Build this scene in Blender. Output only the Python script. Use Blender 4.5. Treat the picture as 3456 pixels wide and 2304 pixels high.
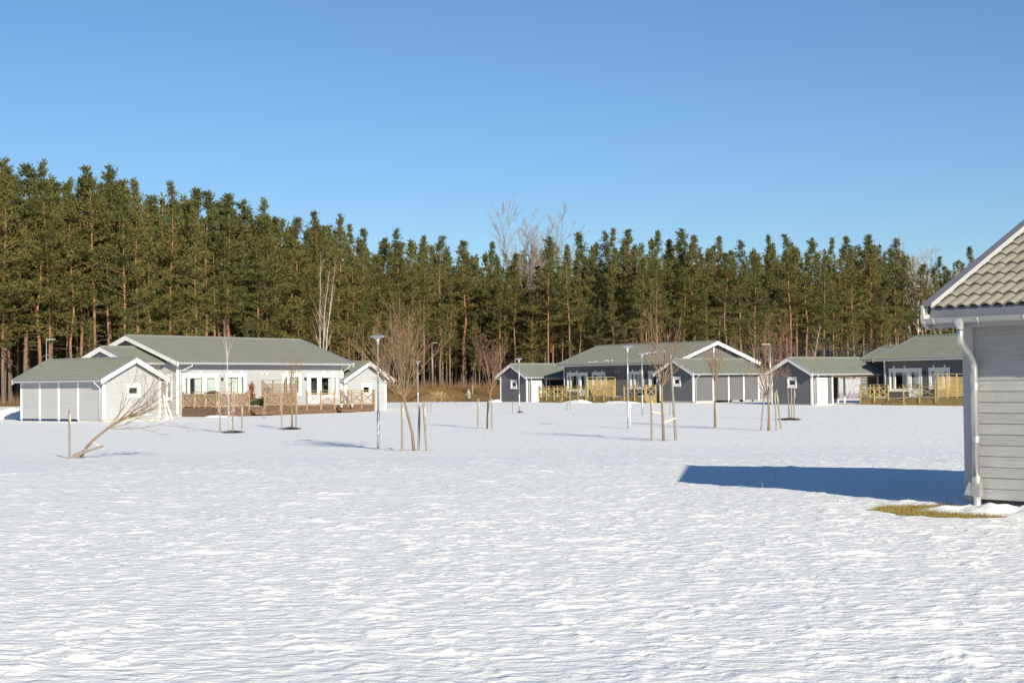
import bpy, math, random
import numpy as np
from mathutils import Vector, Matrix, Euler
R = math.radians
scene = bpy.context.scene
for o in list(bpy.data.objects): bpy.data.objects.remove(o)
COL = scene.collection

# ------------------------------------------------------------------ camera, world, sun, exposure
ZC = 2.2                                     # eye height above the middle of the field
cam = bpy.data.cameras.new('camera'); cam.lens = 54.85; cam.sensor_width = 36.0
cam.clip_start = 0.2; cam.clip_end = 5000
cam_ob = bpy.data.objects.new('camera', cam); COL.objects.link(cam_ob); scene.camera = cam_ob
_p, _r = 0.028, 0.010                        # slight upward pitch and a touch of roll
_up0 = Vector((0, -math.sin(_p), math.cos(_p))); _fw = Vector((0, math.cos(_p), math.sin(_p))); _rt0 = Vector((1, 0, 0))
_rt = _rt0 * math.cos(_r) - _up0 * math.sin(_r); _up = _rt0 * math.sin(_r) + _up0 * math.cos(_r)
_m = Matrix((_rt, _up, -_fw)).transposed().to_4x4(); _m.translation = (0, 0, ZC); cam_ob.matrix_world = _m

SUN_AZ, SUN_EL = R(22.3), R(21.5)            # sun behind the camera, to the right
to_sun = Vector((math.sin(SUN_AZ) * math.cos(SUN_EL), -math.cos(SUN_AZ) * math.cos(SUN_EL), math.sin(SUN_EL)))
world = bpy.data.worlds.new('World'); scene.world = world; world.use_nodes = True
wn = world.node_tree; wn.nodes.clear()
sky = wn.nodes.new('ShaderNodeTexSky'); sky.sky_type = 'NISHITA'; sky.sun_disc = False
sky.sun_elevation = SUN_EL; sky.sun_rotation = math.pi - SUN_AZ
sky.altitude = 100; sky.air_density = 1.0; sky.dust_density = 0.0; sky.ozone_density = 6.0
bg = wn.nodes.new('ShaderNodeBackground'); bg.inputs[1].default_value = 0.079
wo = wn.nodes.new('ShaderNodeOutputWorld')
wn.links.new(sky.outputs[0], bg.inputs[0]); wn.links.new(bg.outputs[0], wo.inputs[0])
sun = bpy.data.lights.new('sun', 'SUN'); sun.energy = 5.0; sun.angle = R(0.5); sun.color = (1.0, 0.915, 0.74)
sun_ob = bpy.data.objects.new('sun', sun); COL.objects.link(sun_ob); sun_ob.location = (20, -40, 40)
sun_ob.rotation_euler = to_sun.to_track_quat('Z', 'Y').to_euler()
vs = scene.view_settings; vs.view_transform = 'Standard'; vs.look = 'None'; vs.gamma = 1.0; vs.exposure = 0.45
vs.use_curve_mapping = False
scene.render.engine = 'CYCLES'; scene.render.resolution_x = 1024; scene.render.resolution_y = 682
scene.cycles.max_bounces = 6; scene.cycles.transparent_max_bounces = 8

# ------------------------------------------------------------------ helpers
def tag(o, label=None, cat=None, group=None, kind=None):
    if label: o['label'] = label
    if cat: o['category'] = cat
    if group: o['group'] = group
    if kind: o['kind'] = kind
    return o
def empty(name, loc, rz=0, sc=1.0, parent=None):
    o = bpy.data.objects.new(name, None); COL.objects.link(o); o.empty_display_size = .2
    o.location = loc; o.rotation_euler = (0, 0, rz); o.scale = (sc, sc, sc)
    if parent: o.parent = parent
    return o
def link(name, me, parent=None, kind=None):
    o = bpy.data.objects.new(name, me); COL.objects.link(o)
    if parent is not None: o.parent = parent
    if kind: o['kind'] = kind
    return o
class MB:
    def __init__(s): s.v = []; s.f = []
    def box(s, x0, x1, y0, y1, z0, z1):
        n = len(s.v)
        s.v += [(x0,y0,z0),(x1,y0,z0),(x1,y1,z0),(x0,y1,z0),(x0,y0,z1),(x1,y0,z1),(x1,y1,z1),(x0,y1,z1)]
        s.f += [(n,n+3,n+2,n+1),(n+4,n+5,n+6,n+7),(n,n+1,n+5,n+4),(n+1,n+2,n+6,n+5),(n+2,n+3,n+7,n+6),(n+3,n,n+4,n+7)]
        return s
    def quad(s, a, b, c, d):
        n = len(s.v); s.v += [tuple(a),tuple(b),tuple(c),tuple(d)]; s.f.append((n,n+1,n+2,n+3)); return s
    def poly(s, pts):
        n = len(s.v); s.v += [tuple(p) for p in pts]; s.f.append(tuple(range(n,n+len(pts)))); return s
    def prism(s, pts, d):                     # polygon pushed along vector d
        n = len(s.v); k = len(pts)
        s.v += [tuple(p) for p in pts] + [tuple(Vector(p)+Vector(d)) for p in pts]
        s.f.append(tuple(range(n,n+k))); s.f.append(tuple(range(n+2*k-1,n+k-1,-1)))
        for i in range(k): s.f.append((n+i, n+k+i, n+k+(i+1)%k, n+(i+1)%k))
        return s
    def beam(s, a, b, w, h, up=(0,0,1)):      # rectangular bar from a to b
        a = Vector(a); b = Vector(b); d = (b-a).normalized(); up = Vector(up)
        if abs(d.dot(up)) > .98: up = Vector((0,1,0))
        sd = d.cross(up).normalized()*w/2; u = sd.cross(d).normalized()*h/2
        n = len(s.v)
        for p in (a, b): s.v += [tuple(p-sd-u),tuple(p+sd-u),tuple(p+sd+u),tuple(p-sd+u)]
        s.f += [(n,n+1,n+2,n+3),(n+7,n+6,n+5,n+4),(n,n+4,n+5,n+1),(n+1,n+5,n+6,n+2),(n+2,n+6,n+7,n+3),(n+3,n+7,n+4,n)]
        return s
    def tube(s, pts, radii, k=6, cap=True):
        pts = [Vector(p) for p in pts]; n0 = len(s.v); m = len(pts)
        if not hasattr(radii, '__len__'): radii = [radii]*m
        ref = Vector((.31,.2,.93)) if abs((pts[-1]-pts[0]).normalized().z) < .8 else Vector((1,.1,0))
        for i, p in enumerate(pts):
            d = (pts[min(i+1,m-1)]-pts[max(i-1,0)]).normalized()
            a = d.cross(ref).normalized(); b = d.cross(a)
            for j in range(k):
                t = 2*math.pi*j/k
                s.v.append(tuple(p + (a*math.cos(t)+b*math.sin(t))*radii[i]))
        for i in range(m-1):
            for j in range(k):
                q = n0+i*k; s.f.append((q+j, q+(j+1)%k, q+k+(j+1)%k, q+k+j))
        if cap: s.f.append(tuple(range(n0+k-1,n0-1,-1))); s.f.append(tuple(range(n0+(m-1)*k, n0+m*k)))
        return s
    def lathe(s, prof, k=20, c=(0,0,0)):
        n0 = len(s.v)
        for r, z in prof:
            for j in range(k):
                t = 2*math.pi*j/k; s.v.append((c[0]+r*math.cos(t), c[1]+r*math.sin(t), c[2]+z))
        for i in range(len(prof)-1):
            for j in range(k):
                q = n0+i*k; s.f.append((q+j, q+(j+1)%k, q+k+(j+1)%k, q+k+j))
        return s
    def mesh(s, name, mat, smooth=False):
        me = bpy.data.meshes.new(name); me.from_pydata(s.v, [], s.f); me.materials.append(mat)
        if smooth: me.shade_smooth()
        me.update(); return me
    def build(s, name, mat, parent=None, kind=None, smooth=False):
        return link(name, s.mesh(name, mat, smooth), parent, kind)
_cube = {}
def bx(name, parent, mat, x0, x1, y0, y1, z0, z1):
    """an axis-aligned board: shared unit cube, scaled"""
    if mat.name not in _cube: _cube[mat.name] = MB().box(-.5,.5,-.5,.5,-.5,.5).mesh('board', mat)
    o = link(name, _cube[mat.name], parent)
    o.location = ((x0+x1)/2,(y0+y1)/2,(z0+z1)/2); o.scale = (abs(x1-x0),abs(y1-y0),abs(z1-z0))
    return o
def bar(name, parent, mat, a, b, w, h, up=(0,0,1)):
    """a straight bar between two points: shared unit cube, turned and scaled"""
    if mat.name not in _cube: _cube[mat.name] = MB().box(-.5,.5,-.5,.5,-.5,.5).mesh('board', mat)
    a = Vector(a); b = Vector(b); d = b-a; L = d.length; d.normalize(); up = Vector(up)
    if abs(d.dot(up)) > .98: up = Vector((0,1,0))
    y = up.cross(d).normalized(); z = d.cross(y)
    o = link(name, _cube[mat.name], parent)
    m = Matrix((d*L, y*w, z*h)).transposed().to_4x4(); m.translation = (a+b)/2
    o.matrix_basis = m
    return o
def copy_tree(o, parent=None, remap=None):
    c = o.copy(); COL.objects.link(c); c.parent = parent
    if remap and c.type == 'MESH' and c.data.materials and c.data.materials[0] in remap:
        c.material_slots[0].link = 'OBJECT'; c.material_slots[0].material = remap[c.data.materials[0]]
    for ch in [k for k in kids.get(o, [])]: copy_tree(ch, c, remap)
    return c
kids = {}
def index_kids(root):
    for ch in root.children: kids.setdefault(root, []).append(ch); index_kids(ch)

# ------------------------------------------------------------------ materials
def new_mat(name):
    m = bpy.data.materials.new(name); m.use_nodes = True; nt = m.node_tree
    return m, nt, nt.nodes['Principled BSDF']
def N(nt, t, **kw):
    n = nt.nodes.new(t)
    for k, v in kw.items(): setattr(n, k, v)
    return n
def mixc(nt, fac, a, b):
    n = N(nt, 'ShaderNodeMix', data_type='RGBA')
    for i, v in ((0, fac), (6, a), (7, b)):
        if isinstance(v, (tuple, list)): n.inputs[i].default_value = tuple(v) + ((1,) if len(v) == 3 else ())
        elif isinstance(v, (int, float)): n.inputs[i].default_value = v
        else: nt.links.new(v, n.inputs[i])
    return n.outputs[2]
def ramp(nt, src, p0, p1, v0=0.0, v1=1.0):
    n = N(nt, 'ShaderNodeMapRange'); n.inputs[1].default_value = p0; n.inputs[2].default_value = p1
    n.inputs[3].default_value = v0; n.inputs[4].default_value = v1
    nt.links.new(src, n.inputs[0]); return n.outputs[0]
def noise(nt, scale, detail=3, vec=None, rough=.55):
    n = N(nt, 'ShaderNodeTexNoise'); n.inputs['Scale'].default_value = scale; n.inputs['Detail'].default_value = detail
    n.inputs['Roughness'].default_value = rough
    if vec is not None: nt.links.new(vec, n.inputs['Vector'])
    return n.outputs[0]
def position(nt, sc=None):
    g = N(nt, 'ShaderNodeNewGeometry').outputs['Position']
    if sc is None: return g
    m = N(nt, 'ShaderNodeMapping'); m.inputs['Scale'].default_value = sc; nt.links.new(g, m.inputs[0]); return m.outputs[0]
def bump(nt, b, h, strength, dist=.01):
    n = N(nt, 'ShaderNodeBump'); n.inputs['Strength'].default_value = strength; n.inputs['Distance'].default_value = dist
    nt.links.new(h, n.inputs['Height']); nt.links.new(n.outputs[0], b.inputs['Normal'])
def simple(name, col, rough=.6, var=.12, nscale=3.0, metal=0.0, rnd=0.0, fine=None, spec=.3, bmp=0.0):
    m, nt, b = new_mat(name)
    f = noise(nt, nscale, 4, position(nt))
    dark = tuple(c*(1-var) for c in col); light = tuple(min(1, c*(1+var)) for c in col)
    c = mixc(nt, ramp(nt, f, .3, .7), dark, light)
    if fine is not None:                       # grain: fine noise stretched along one axis
        g = noise(nt, 1.0, 5, position(nt, fine), .7)
        c = mixc(nt, ramp(nt, g, .35, .7, 0, .45), c, tuple(k*.5 for k in col))
    if rnd:
        oi = N(nt, 'ShaderNodeObjectInfo'); hsv = N(nt, 'ShaderNodeHueSaturation')
        nt.links.new(ramp(nt, oi.outputs['Random'], 0, 1, 1-rnd, 1+rnd), hsv.inputs['Value'])
        nt.links.new(c, hsv.inputs['Color']); c = hsv.outputs[0]
    nt.links.new(c, b.inputs['Base Color'])
    b.inputs['Roughness'].default_value = rough; b.inputs['Metallic'].default_value = metal
    b.inputs['Specular IOR Level'].default_value = spec
    if bmp: bump(nt, b, noise(nt, nscale*12, 3, position(nt)), bmp)
    return m
M = {}
M['light_siding'] = simple('light_grey_paint', (.405,.412,.425), .7, .05, .8, bmp=.15)
M['dark_siding'] = simple('dark_grey_paint', (.135,.135,.145), .65, .07, .8, bmp=.15)
M['near_siding'] = simple('mid_grey_paint', (.425,.425,.42), .62, .07, 2.0, rnd=.07, fine=(2.2,2.2,55), bmp=.3)
M['near_trim'] = simple('pale_trim_paint', (.43,.43,.435), .5, .04, 2.0)
M['white'] = simple('white_paint', (.74,.735,.72), .5, .03, 2.0)
M['door_white'] = simple('door_paint', (.80,.79,.76), .45, .03, 2.0)
M['tile'] = simple('grey_green_tile', (.195,.203,.175), .55, .05, .9, rnd=.0, bmp=.2)
M['near_tile'] = simple('near_tile', (.27,.253,.207), .45, .10, 6.0, rnd=.07, spec=.45, bmp=.15)
M['steel'] = simple('painted_steel', (.55,.56,.58), .35, .05, 3.0, metal=.35, spec=.5)
M['cap'] = simple('verge_metal', (.30,.30,.32), .45, .06, 3.0, metal=.2)
M['galv'] = simple('galvanised_steel', (.50,.53,.56), .42, .16, 9.0, metal=.7, spec=.5)
M['near_pipe'] = simple('silver_pipe', (.56,.56,.565), .36, .08, 9.0, metal=.8, spec=.5)
M['near_gutter'] = simple('silver_gutter', (.42,.42,.43), .42, .04, 5.0, metal=.3, spec=.5)
M['near_cap'] = simple('grey_verge_sheet', (.28,.275,.30), .4, .05, 3.0, metal=.4)
M['plinth'] = simple('concrete', (.42,.41,.38), .85, .15, 4.0, bmp=.3)
M['old_wood'] = simple('weathered_decking', (.27,.155,.085), .75, .22, 3.0, rnd=.16, fine=(5,5,60))
M['dark_wood'] = simple('stained_fascia', (.16,.10,.065), .7, .22, 3.0, rnd=.14, fine=(1.5,1.5,50))
M['rail_wood'] = simple('weathered_rail', (.34,.235,.145), .7, .16, 4.0, rnd=.10)
M['grey_board'] = simple('greyed_boards', (.33,.25,.19), .8, .2, 5.0, rnd=.14, fine=(12,12,2))
M['new_wood'] = simple('treated_pine', (.37,.275,.115), .65, .13, 4.0, rnd=.09)
M['new_fascia'] = simple('treated_fascia', (.29,.205,.08), .7, .18, 3.0, rnd=.10, fine=(2,2,40))
M['stake'] = simple('greyed_stake', (.27,.245,.21), .85, .2, 8.0, rnd=.1, fine=(30,30,3))
M['strap'] = simple('tie_strap', (.55,.46,.33), .85, .1, 6.0)
M['black'] = simple('black_plastic', (.018,.018,.02), .45, .1, 3.0)
M['interior'] = simple('room_inside', (.10,.095,.09), .9, .2, 2.0)
M['shade'] = simple('shaded_inside_boards', (.05,.05,.055), .9, .2, 2.0)  # shade inside carports and under roofs, put into the board colour
M['curtain'] = simple('pale_curtain', (.60,.635,.61), .9, .08, 2.0)
M['plate'] = simple('vent_white', (.80,.80,.77), .5, .03, 3.0)
M['mulch'] = simple('dark_mulch', (.075,.045,.028), .95, .35, 14.0, bmp=.5)
M['coat'] = simple('grey_wool_coat', (.26,.25,.22), .95, .2, 30.0)
M['trouser'] = simple('dark_trousers', (.022,.02,.025), .9, .1, 5.0)
M['skin'] = simple('skin', (.55,.30,.21), .6, .05, 5.0)
M['hat'] = simple('pale_hat', (.50,.49,.47), .9, .1, 9.0)
M['scarf'] = simple('white_scarf', (.72,.70,.68), .9, .06, 9.0)
M['glove'] = simple('dark_gloves', (.03,.02,.02), .8, .1, 9.0)
M['tyre'] = simple('tyre_rubber', (.015,.015,.016), .8, .1, 3.0)
M['car'] = simple('car_paint', (.03,.035,.05), .25, .05, 3.0, spec=.5)
M['ladder'] = simple('white_ladder', (.78,.76,.70), .5, .05, 4.0)
M['shed_beam'] = simple('carport_beam', (.40,.28,.12), .7, .15, 4.0)
M['clearglass'] = None
def glass(name, tint, refl):
    m, nt, b = new_mat(name); nt.nodes.remove(b); out = nt.nodes['Material Output']
    tr = N(nt, 'ShaderNodeBsdfTransparent'); tr.inputs[0].default_value = tint + (1,)
    gl = N(nt, 'ShaderNodeBsdfGlossy'); gl.inputs['Roughness'].default_value = .02; gl.inputs[0].default_value = (.9,.92,.95,1)
    fr = N(nt, 'ShaderNodeMath', operation='POWER'); lw = N(nt, 'ShaderNodeLayerWeight'); lw.inputs[0].default_value = .5
    nt.links.new(lw.outputs['Facing'], fr.inputs[0]); fr.inputs[1].default_value = 4.0
    mx = N(nt, 'ShaderNodeMixShader')
    nt.links.new(ramp(nt, fr.outputs[0], 0, 1, refl, 1), mx.inputs[0]); nt.links.new(tr.outputs[0], mx.inputs[1]); nt.links.new(gl.outputs[0], mx.inputs[2])
    nt.links.new(mx.outputs[0], out.inputs[0]); return m
M['glass'] = glass('window_glass', (.93,.95,.945), .06)
def lampglass():
    m, nt, b = new_mat('lamp_acrylic')
    b.inputs['Base Color'].default_value = (.80,.82,.86,1); b.inputs['Roughness'].default_value = .25
    b.inputs['Transmission Weight'].default_value = .45; b.inputs['IOR'].default_value = 1.3
    return m
M['lampglass'] = lampglass()
def bark_pine():
    m, nt, b = new_mat('pine_bark')
    tc = N(nt, 'ShaderNodeTexCoord'); sp = N(nt, 'ShaderNodeSeparateXYZ'); nt.links.new(tc.outputs['Object'], sp.inputs[0])
    n1 = noise(nt, 1.3, 4, tc.outputs['Object']); hh = N(nt, 'ShaderNodeMath', operation='MULTIPLY_ADD')
    nt.links.new(n1, hh.inputs[0]); hh.inputs[1].default_value = 5.0; nt.links.new(sp.outputs[2], hh.inputs[2])
    f = ramp(nt, hh.outputs[0], 4.5, 11.5)
    c = mixc(nt, f, (.15,.115,.09), (.37,.165,.062))
    g = noise(nt, 7.0, 4, tc.outputs['Object'], .7); c = mixc(nt, ramp(nt, g, .42, .62, 0, .65), c, (.05,.035,.028))
    oi = N(nt, 'ShaderNodeObjectInfo'); c = mixc(nt, ramp(nt, oi.outputs['Random'], 0, 1, 0, .35), c, (.17,.14,.12))
    nt.links.new(c, b.inputs['Base Color']); b.inputs['Roughness'].default_value = .9; return m
M['pine_bark'] = bark_pine()
def foliage(name, c0, c1, c2):
    m, nt, b = new_mat(name)
    p = position(nt); f = noise(nt, .9, 3, p); oi = N(nt, 'ShaderNodeObjectInfo')
    c = mixc(nt, ramp(nt, f, .3, .7), c0, c1); c = mixc(nt, ramp(nt, oi.outputs['Random'], 0, .5, .55, 0), c, c2); c = mixc(nt, ramp(nt, oi.outputs['Random'], .6, 1, 0, .45), c, tuple(k*1.25 if i == 0 else k*1.1 for i, k in enumerate(c1)))
    nt.links.new(c, b.inputs['Base Color']); b.inputs['Roughness'].default_value = .7
    b.inputs['Specular IOR Level'].default_value = .2
    return m
M['needles'] = foliage('pine_needles', (.062,.067,.019), (.118,.115,.032), (.060,.079,.028))
M['spruce'] = foliage('spruce_needles', (.022,.034,.014), (.035,.05,.018), (.03,.04,.016))
M['juniper'] = foliage('juniper', (.05,.07,.02), (.08,.09,.025), (.06,.08,.025))
M['dry_leaf'] = foliage('withered_leaf', (.22,.08,.035), (.32,.13,.06), (.25,.1,.04))
def birch_bark():
    m, nt, b = new_mat('birch_bark')
    g = noise(nt, 1.0, 4, position(nt, (3,3,14)), .75); c = mixc(nt, ramp(nt, g, .56, .64), (.50,.455,.41), (.06,.05,.045))
    nt.links.new(c, b.inputs['Base Color']); b.inputs['Roughness'].default_value = .8; return m
M['birch'] = birch_bark()
M['willow_bark'] = simple('young_bark', (.25,.175,.10), .85, .22, 14.0, fine=(40,40,5))
M['twig'] = simple('brown_twigs', (.20,.125,.075), .85, .25, 5.0)
M['red_twig'] = simple('reddish_twigs', (.17,.085,.06), .85, .25, 5.0)
M['pale_twig'] = simple('pale_twigs', (.235,.195,.165), .85, .2, 5.0)
M['dead_twig'] = simple('grey_dead_branch', (.26,.20,.16), .9, .2, 5.0)
M['dry_grass'] = foliage('dry_grass', (.31,.225,.07), (.21,.17,.05), (.27,.22,.08))
M['brown_grass'] = foliage('brown_grass', (.26,.155,.065), (.20,.125,.05), (.30,.18,.08))
M['straw'] = foliage('pale_straw', (.50,.40,.20), (.42,.32,.15), (.5,.42,.24))
def ground_mat():
    m, nt, b = new_mat('snow_and_grass')
    at = N(nt, 'ShaderNodeAttribute', attribute_name='cover', attribute_type='GEOMETRY')
    sp = N(nt, 'ShaderNodeSeparateColor'); nt.links.new(at.outputs['Color'], sp.inputs[0])
    p = position(nt)
    s = mixc(nt, ramp(nt, noise(nt, .6, 4, p), .3, .7), (.865,.865,.865), (.905,.90,.89))
    e = N(nt, 'ShaderNodeMath', operation='MULTIPLY_ADD'); nt.links.new(noise(nt, 2.6, 5, p, .7), e.inputs[0]); e.inputs[1].default_value = .9; nt.links.new(sp.outputs[0], e.inputs[2])
    br = mixc(nt, ramp(nt, noise(nt, .35, 5, p), .35, .65), (.21,.13,.05), (.31,.20,.085))
    br = mixc(nt, ramp(nt, noise(nt, 3.5, 4, p, .7), .4, .7, 0, .6), br, (.15,.10,.045))
    c = mixc(nt, ramp(nt, e.outputs[0], .88, 1.0), s, br)
    nt.links.new(c, b.inputs['Base Color']); b.inputs['Roughness'].default_value = .62
    b.inputs['Specular IOR Level'].default_value = .25
    hn = noise(nt, 5.0, 4, position(nt, (1.0,1.6,1)), .6)
    bump(nt, b, hn, .55, .08)
    return m
M['ground'] = ground_mat()
M['snow'] = simple('heaped_snow', (.87,.87,.865), .6, .03, 2.0, spec=.25, bmp=.25)
# ------------------------------------------------------------------ noise in numpy, terrain height
_rs = np.random.RandomState(7); _perm = _rs.permutation(512); _ga = _rs.rand(512)*2*np.pi
def perlin(x, y, seed=0):
    xi = np.floor(x).astype(int); yi = np.floor(y).astype(int); xf = x-xi; yf = y-yi
    def g(ix, iy, dx, dy):
        h = _ga[_perm[(_perm[(ix+seed*57) & 511]+iy+seed*31) & 511]]; return np.cos(h)*dx+np.sin(h)*dy
    u = xf**3*(xf*(xf*6-15)+10); v = yf**3*(yf*(yf*6-15)+10)
    a = g(xi,yi,xf,yf); b = g(xi+1,yi,xf-1,yf); c = g(xi,yi+1,xf,yf-1); d = g(xi+1,yi+1,xf-1,yf-1)
    return (a+(b-a)*u)*(1-v)+(c+(d-c)*u)*v
def sstep(a, b, x): t = np.clip((x-a)/(b-a), 0, 1); return t*t*(3-2*t)
def tree_line(a):                              # distance of the forest edge by bearing x/y
    return np.interp(a, [-.6,-.33,-.24,-.14,-.08,-.03,.05,.11,.2,.28,.6], [140,148,158,186,214,232,222,216,222,236,250])
def gz(x, y):
    x = np.asarray(x, float); y = np.asarray(y, float)
    a = x/np.maximum(y, 5.0)
    base = np.interp(y, [-50,0,10,24,31,45,54,75,99,114,140,165,420], [.62,.62,.60,.60,.58,.16,.03,.07,.19,.20,.42,.46,.46])
    tl = tree_line(a); d = y-tl
    rise = np.interp(a, [-.6,-.33,-.2,-.1,-.05,.03,.12,.6], [.45,.45,.6,1.3,1.6,1.6,2.2,2.2])
    dip = np.interp(a, [-.13,-.09,-.01,.02], [0,.50,.50,0])
    z = base + rise*sstep(-34, 2, d) - dip*sstep(168, 196, y)*(1-sstep(-20, 4, d))
    z = z + np.maximum(0, d)*np.interp(a, [-.6,-.2,0,.12,.25,.6], [.01,.015,.03,.10,.12,.12])
    z = z + .10*sstep(1.6, .2, np.hypot(x-6.4, (y-20.4)))      # slight swell by the near shed
    return z
def gzs(x, y): return float(gz(x, y))

def ripple(x, y):
    """wind-carved crust: short overlapping scales, steep toward the sun side and gently sloping behind, a few larger lumps"""
    c, s = math.cos(.13), math.sin(.13); u = x*c+y*s; v = -x*s+y*c
    def scales(f, fu, w1, seed):
        p = v*f+w1*perlin(u*2.0, v*2.3, seed)+.75*w1*perlin(u*5.0, v*4.6, seed+1)
        k = np.floor(p); t = p-k
        prof = np.where(t < .26, .5-.5*np.cos(np.pi*t/.26), (1-(t-.26)/.74)**1.25)
        a = np.clip(perlin(u*fu+k*7.31, k*3.77+u*.21, seed+2)*2.4+.22, 0, 1)
        return prof*a
    w = perlin(u*.9, v*1.2, 6)
    lump = np.maximum(0, perlin(u*1.5, v*2.1, 5)-.34)
    return (.0140*scales(4.6, 4.4, 1.7, 1)+.0058*scales(8.2, 7.0, 1.6, 21))*(.75+.5*np.clip(w*1.5+.3, 0, 1)) + .11*lump + .014*perlin(u*.6, v*.9, 4) + .005*perlin(u*2.2, v*3.0, 8)
def cover_mask(x, y):
    a = x/np.maximum(y, 5); d = y-tree_line(a)
    n = perlin(x*.09, y*.05, 8)
    mid = sstep(165, 171, y+n*5)*sstep(-.135,-.115,a)*(1-sstep(-.002,.012,a))
    left = sstep(-16,-5, d+n*10)*(1-sstep(-.13,-.10,a))
    right = sstep(-6, 10, d)*sstep(-.01,.02,a)*.50
    deep = sstep(4, 16, d)*np.interp(a, [-.1,0,.1], [1,.8,.45])
    m = np.maximum.reduce([mid, left, right, deep])
    # streaks of old snow on the brown slope
    st = sstep(.25,.42, perlin(x*.10+3, y*.035, 9))*sstep(195,205,y)*(1-sstep(225,240,y))*.6
    m = np.clip(m-st, 0, 1)
    # bare grass strip in front of the near shed
    gx, gy = x-5.22, y-19.2; t = gx*.55-gy*.83; q = gx*.83+gy*.55
    m = np.maximum(m, .75*sstep(1.25,.75, np.hypot(t/1.0, q/.66)+.35*perlin(x*3, y*3, 11)))
    return m
def build_ground():
    rs = [7.0]
    while rs[-1] < 420:
        r = rs[-1]; k = .006 if r < 9 else .0018 if r < 20 else .003 if r < 40 else .0055 if r < 60 else .009 if r < 130 else .02
        rs.append(r*(1+k))
    rs = np.array(rs); an = np.linspace(-.43, .43, 660)
    A, Rr = np.meshgrid(an, rs); X = Rr*np.sin(A); Y = Rr*np.cos(A)
    fade = np.clip(1-(Rr-40)/120, .30, 1)*(1-sstep(150,170,Rr))
    near = sstep(.9,.4, np.hypot(X-6.6, (Y-20.6))/3.0)*.0
    cov = cover_mask(X, Y)
    Z = gz(X, Y) + ripple(X, Y)*fade*(1-.75*np.clip(cov,0,1)) - .03*np.clip(cov,0,1)*(Rr<40) + .35*perlin(X*.06, Y*.06, 12)*sstep(150,180,Rr)
    nr, nc = X.shape
    co = np.stack([X, Y, Z], -1).reshape(-1, 3)
    i = np.arange((nr-1)*(nc-1)); rr = i//(nc-1); cc = i % (nc-1); q = rr*nc+cc
    F = np.stack([q, q+1, q+nc+1, q+nc], -1)
    me = bpy.data.meshes.new('snow_field'); me.vertices.add(len(co)); me.vertices.foreach_set('co', co.ravel())
    me.loops.add(F.size); me.loops.foreach_set('vertex_index', F.ravel().astype(np.int32))
    me.polygons.add(len(F)); me.polygons.foreach_set('loop_start', np.arange(0, F.size, 4, dtype=np.int32))
    me.update(); me.shade_smooth()
    at = me.attributes.new('cover', 'FLOAT_COLOR', 'POINT')
    c4 = np.ones((len(co), 4), np.float32); c4[:, :3] = cov.reshape(-1, 1); at.data.foreach_set('color', c4.ravel())
    me.materials.append(M['ground']); o = link('snow_field', me, kind='structure')
    # coarse sheet that carries on beside, behind and beyond
    mb = MB(); g = 40; xs = [-900+1800*i/g for i in range(g+1)]; ys = [-600+1800*i/g for i in range(g+1)]
    for yy in ys:
        for xx in xs:
            inside = 4 < yy < 430 and abs(xx) < .47*yy+45
            mb.v.append((xx, yy, (-1.2 if inside else gzs(xx, min(max(yy, 0), 380)) - .12)))
    for j in range(g):
        for i in range(g): q = j*(g+1)+i; mb.f.append((q, q+1, q+g+2, q+g+1))
    me = mb.mesh('outer_ground', M['ground'], True); at = me.attributes.new('cover', 'FLOAT_COLOR', 'POINT')
    link('outer_ground', me, kind='structure')
build_ground()
# ------------------------------------------------------------------ building pieces
BOARD = .135
def siding(name, parent, mat, axis, pos, a0, a1, z0, z1, out, holes=(), top=None, kind='stuff'):
    """lapped boards with shadow gaps on one wall plane. axis 'x': wall along x at y=pos; 'y': along y at x=pos.
    out = +-1 outward direction; top(z) -> (lo, hi) narrows the boards under a gable"""
    mb = MB(); n = int(math.ceil((z1-z0)/BOARD)); lip = .022
    for i in range(n):
        b0 = z0+i*BOARD; b1 = min(z1, b0+BOARD); zm = (b0+b1)/2
        segs = [(a0, a1)]
        for (h0, h1, hz0, hz1) in holes:
            if hz0 < zm < hz1:
                ns = []
                for s0, s1 in segs:
                    if h1 <= s0 or h0 >= s1: ns.append((s0, s1)); continue
                    if s0 < h0: ns.append((s0, h0))
                    if h1 < s1: ns.append((h1, s1))
                segs = ns
        for s0, s1 in segs:
            lo0, hi0, lo1, hi1 = s0, s1, s0, s1
            if top:
                l, h = top(b0); lo0, hi0 = max(s0, l), min(s1, h); l, h = top(b1); lo1, hi1 = max(s0, l), min(s1, h)
                if hi0-lo0 < .02: continue
                if hi1 < lo1: lo1 = hi1 = (lo1+hi1)/2
            g = .012
            def P(a, d, z): return (a, pos+out*d, z) if axis == 'x' else (pos+out*d, a, z)
            fl = (axis == 'x') == (out < 0)
            q = [P(lo0,lip,b0+g), P(hi0,lip,b0+g), P(hi1,.006,b1), P(lo1,.006,b1)]
            mb.quad(*(q if fl else q[::-1]))
            q = [P(lo0,-.004,b0), P(hi0,-.004,b0), P(hi0,lip,b0+g), P(lo0,lip,b0+g)]
            mb.quad(*(q if fl else q[::-1]))
    return mb.build(name, mat, parent, kind)
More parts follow.
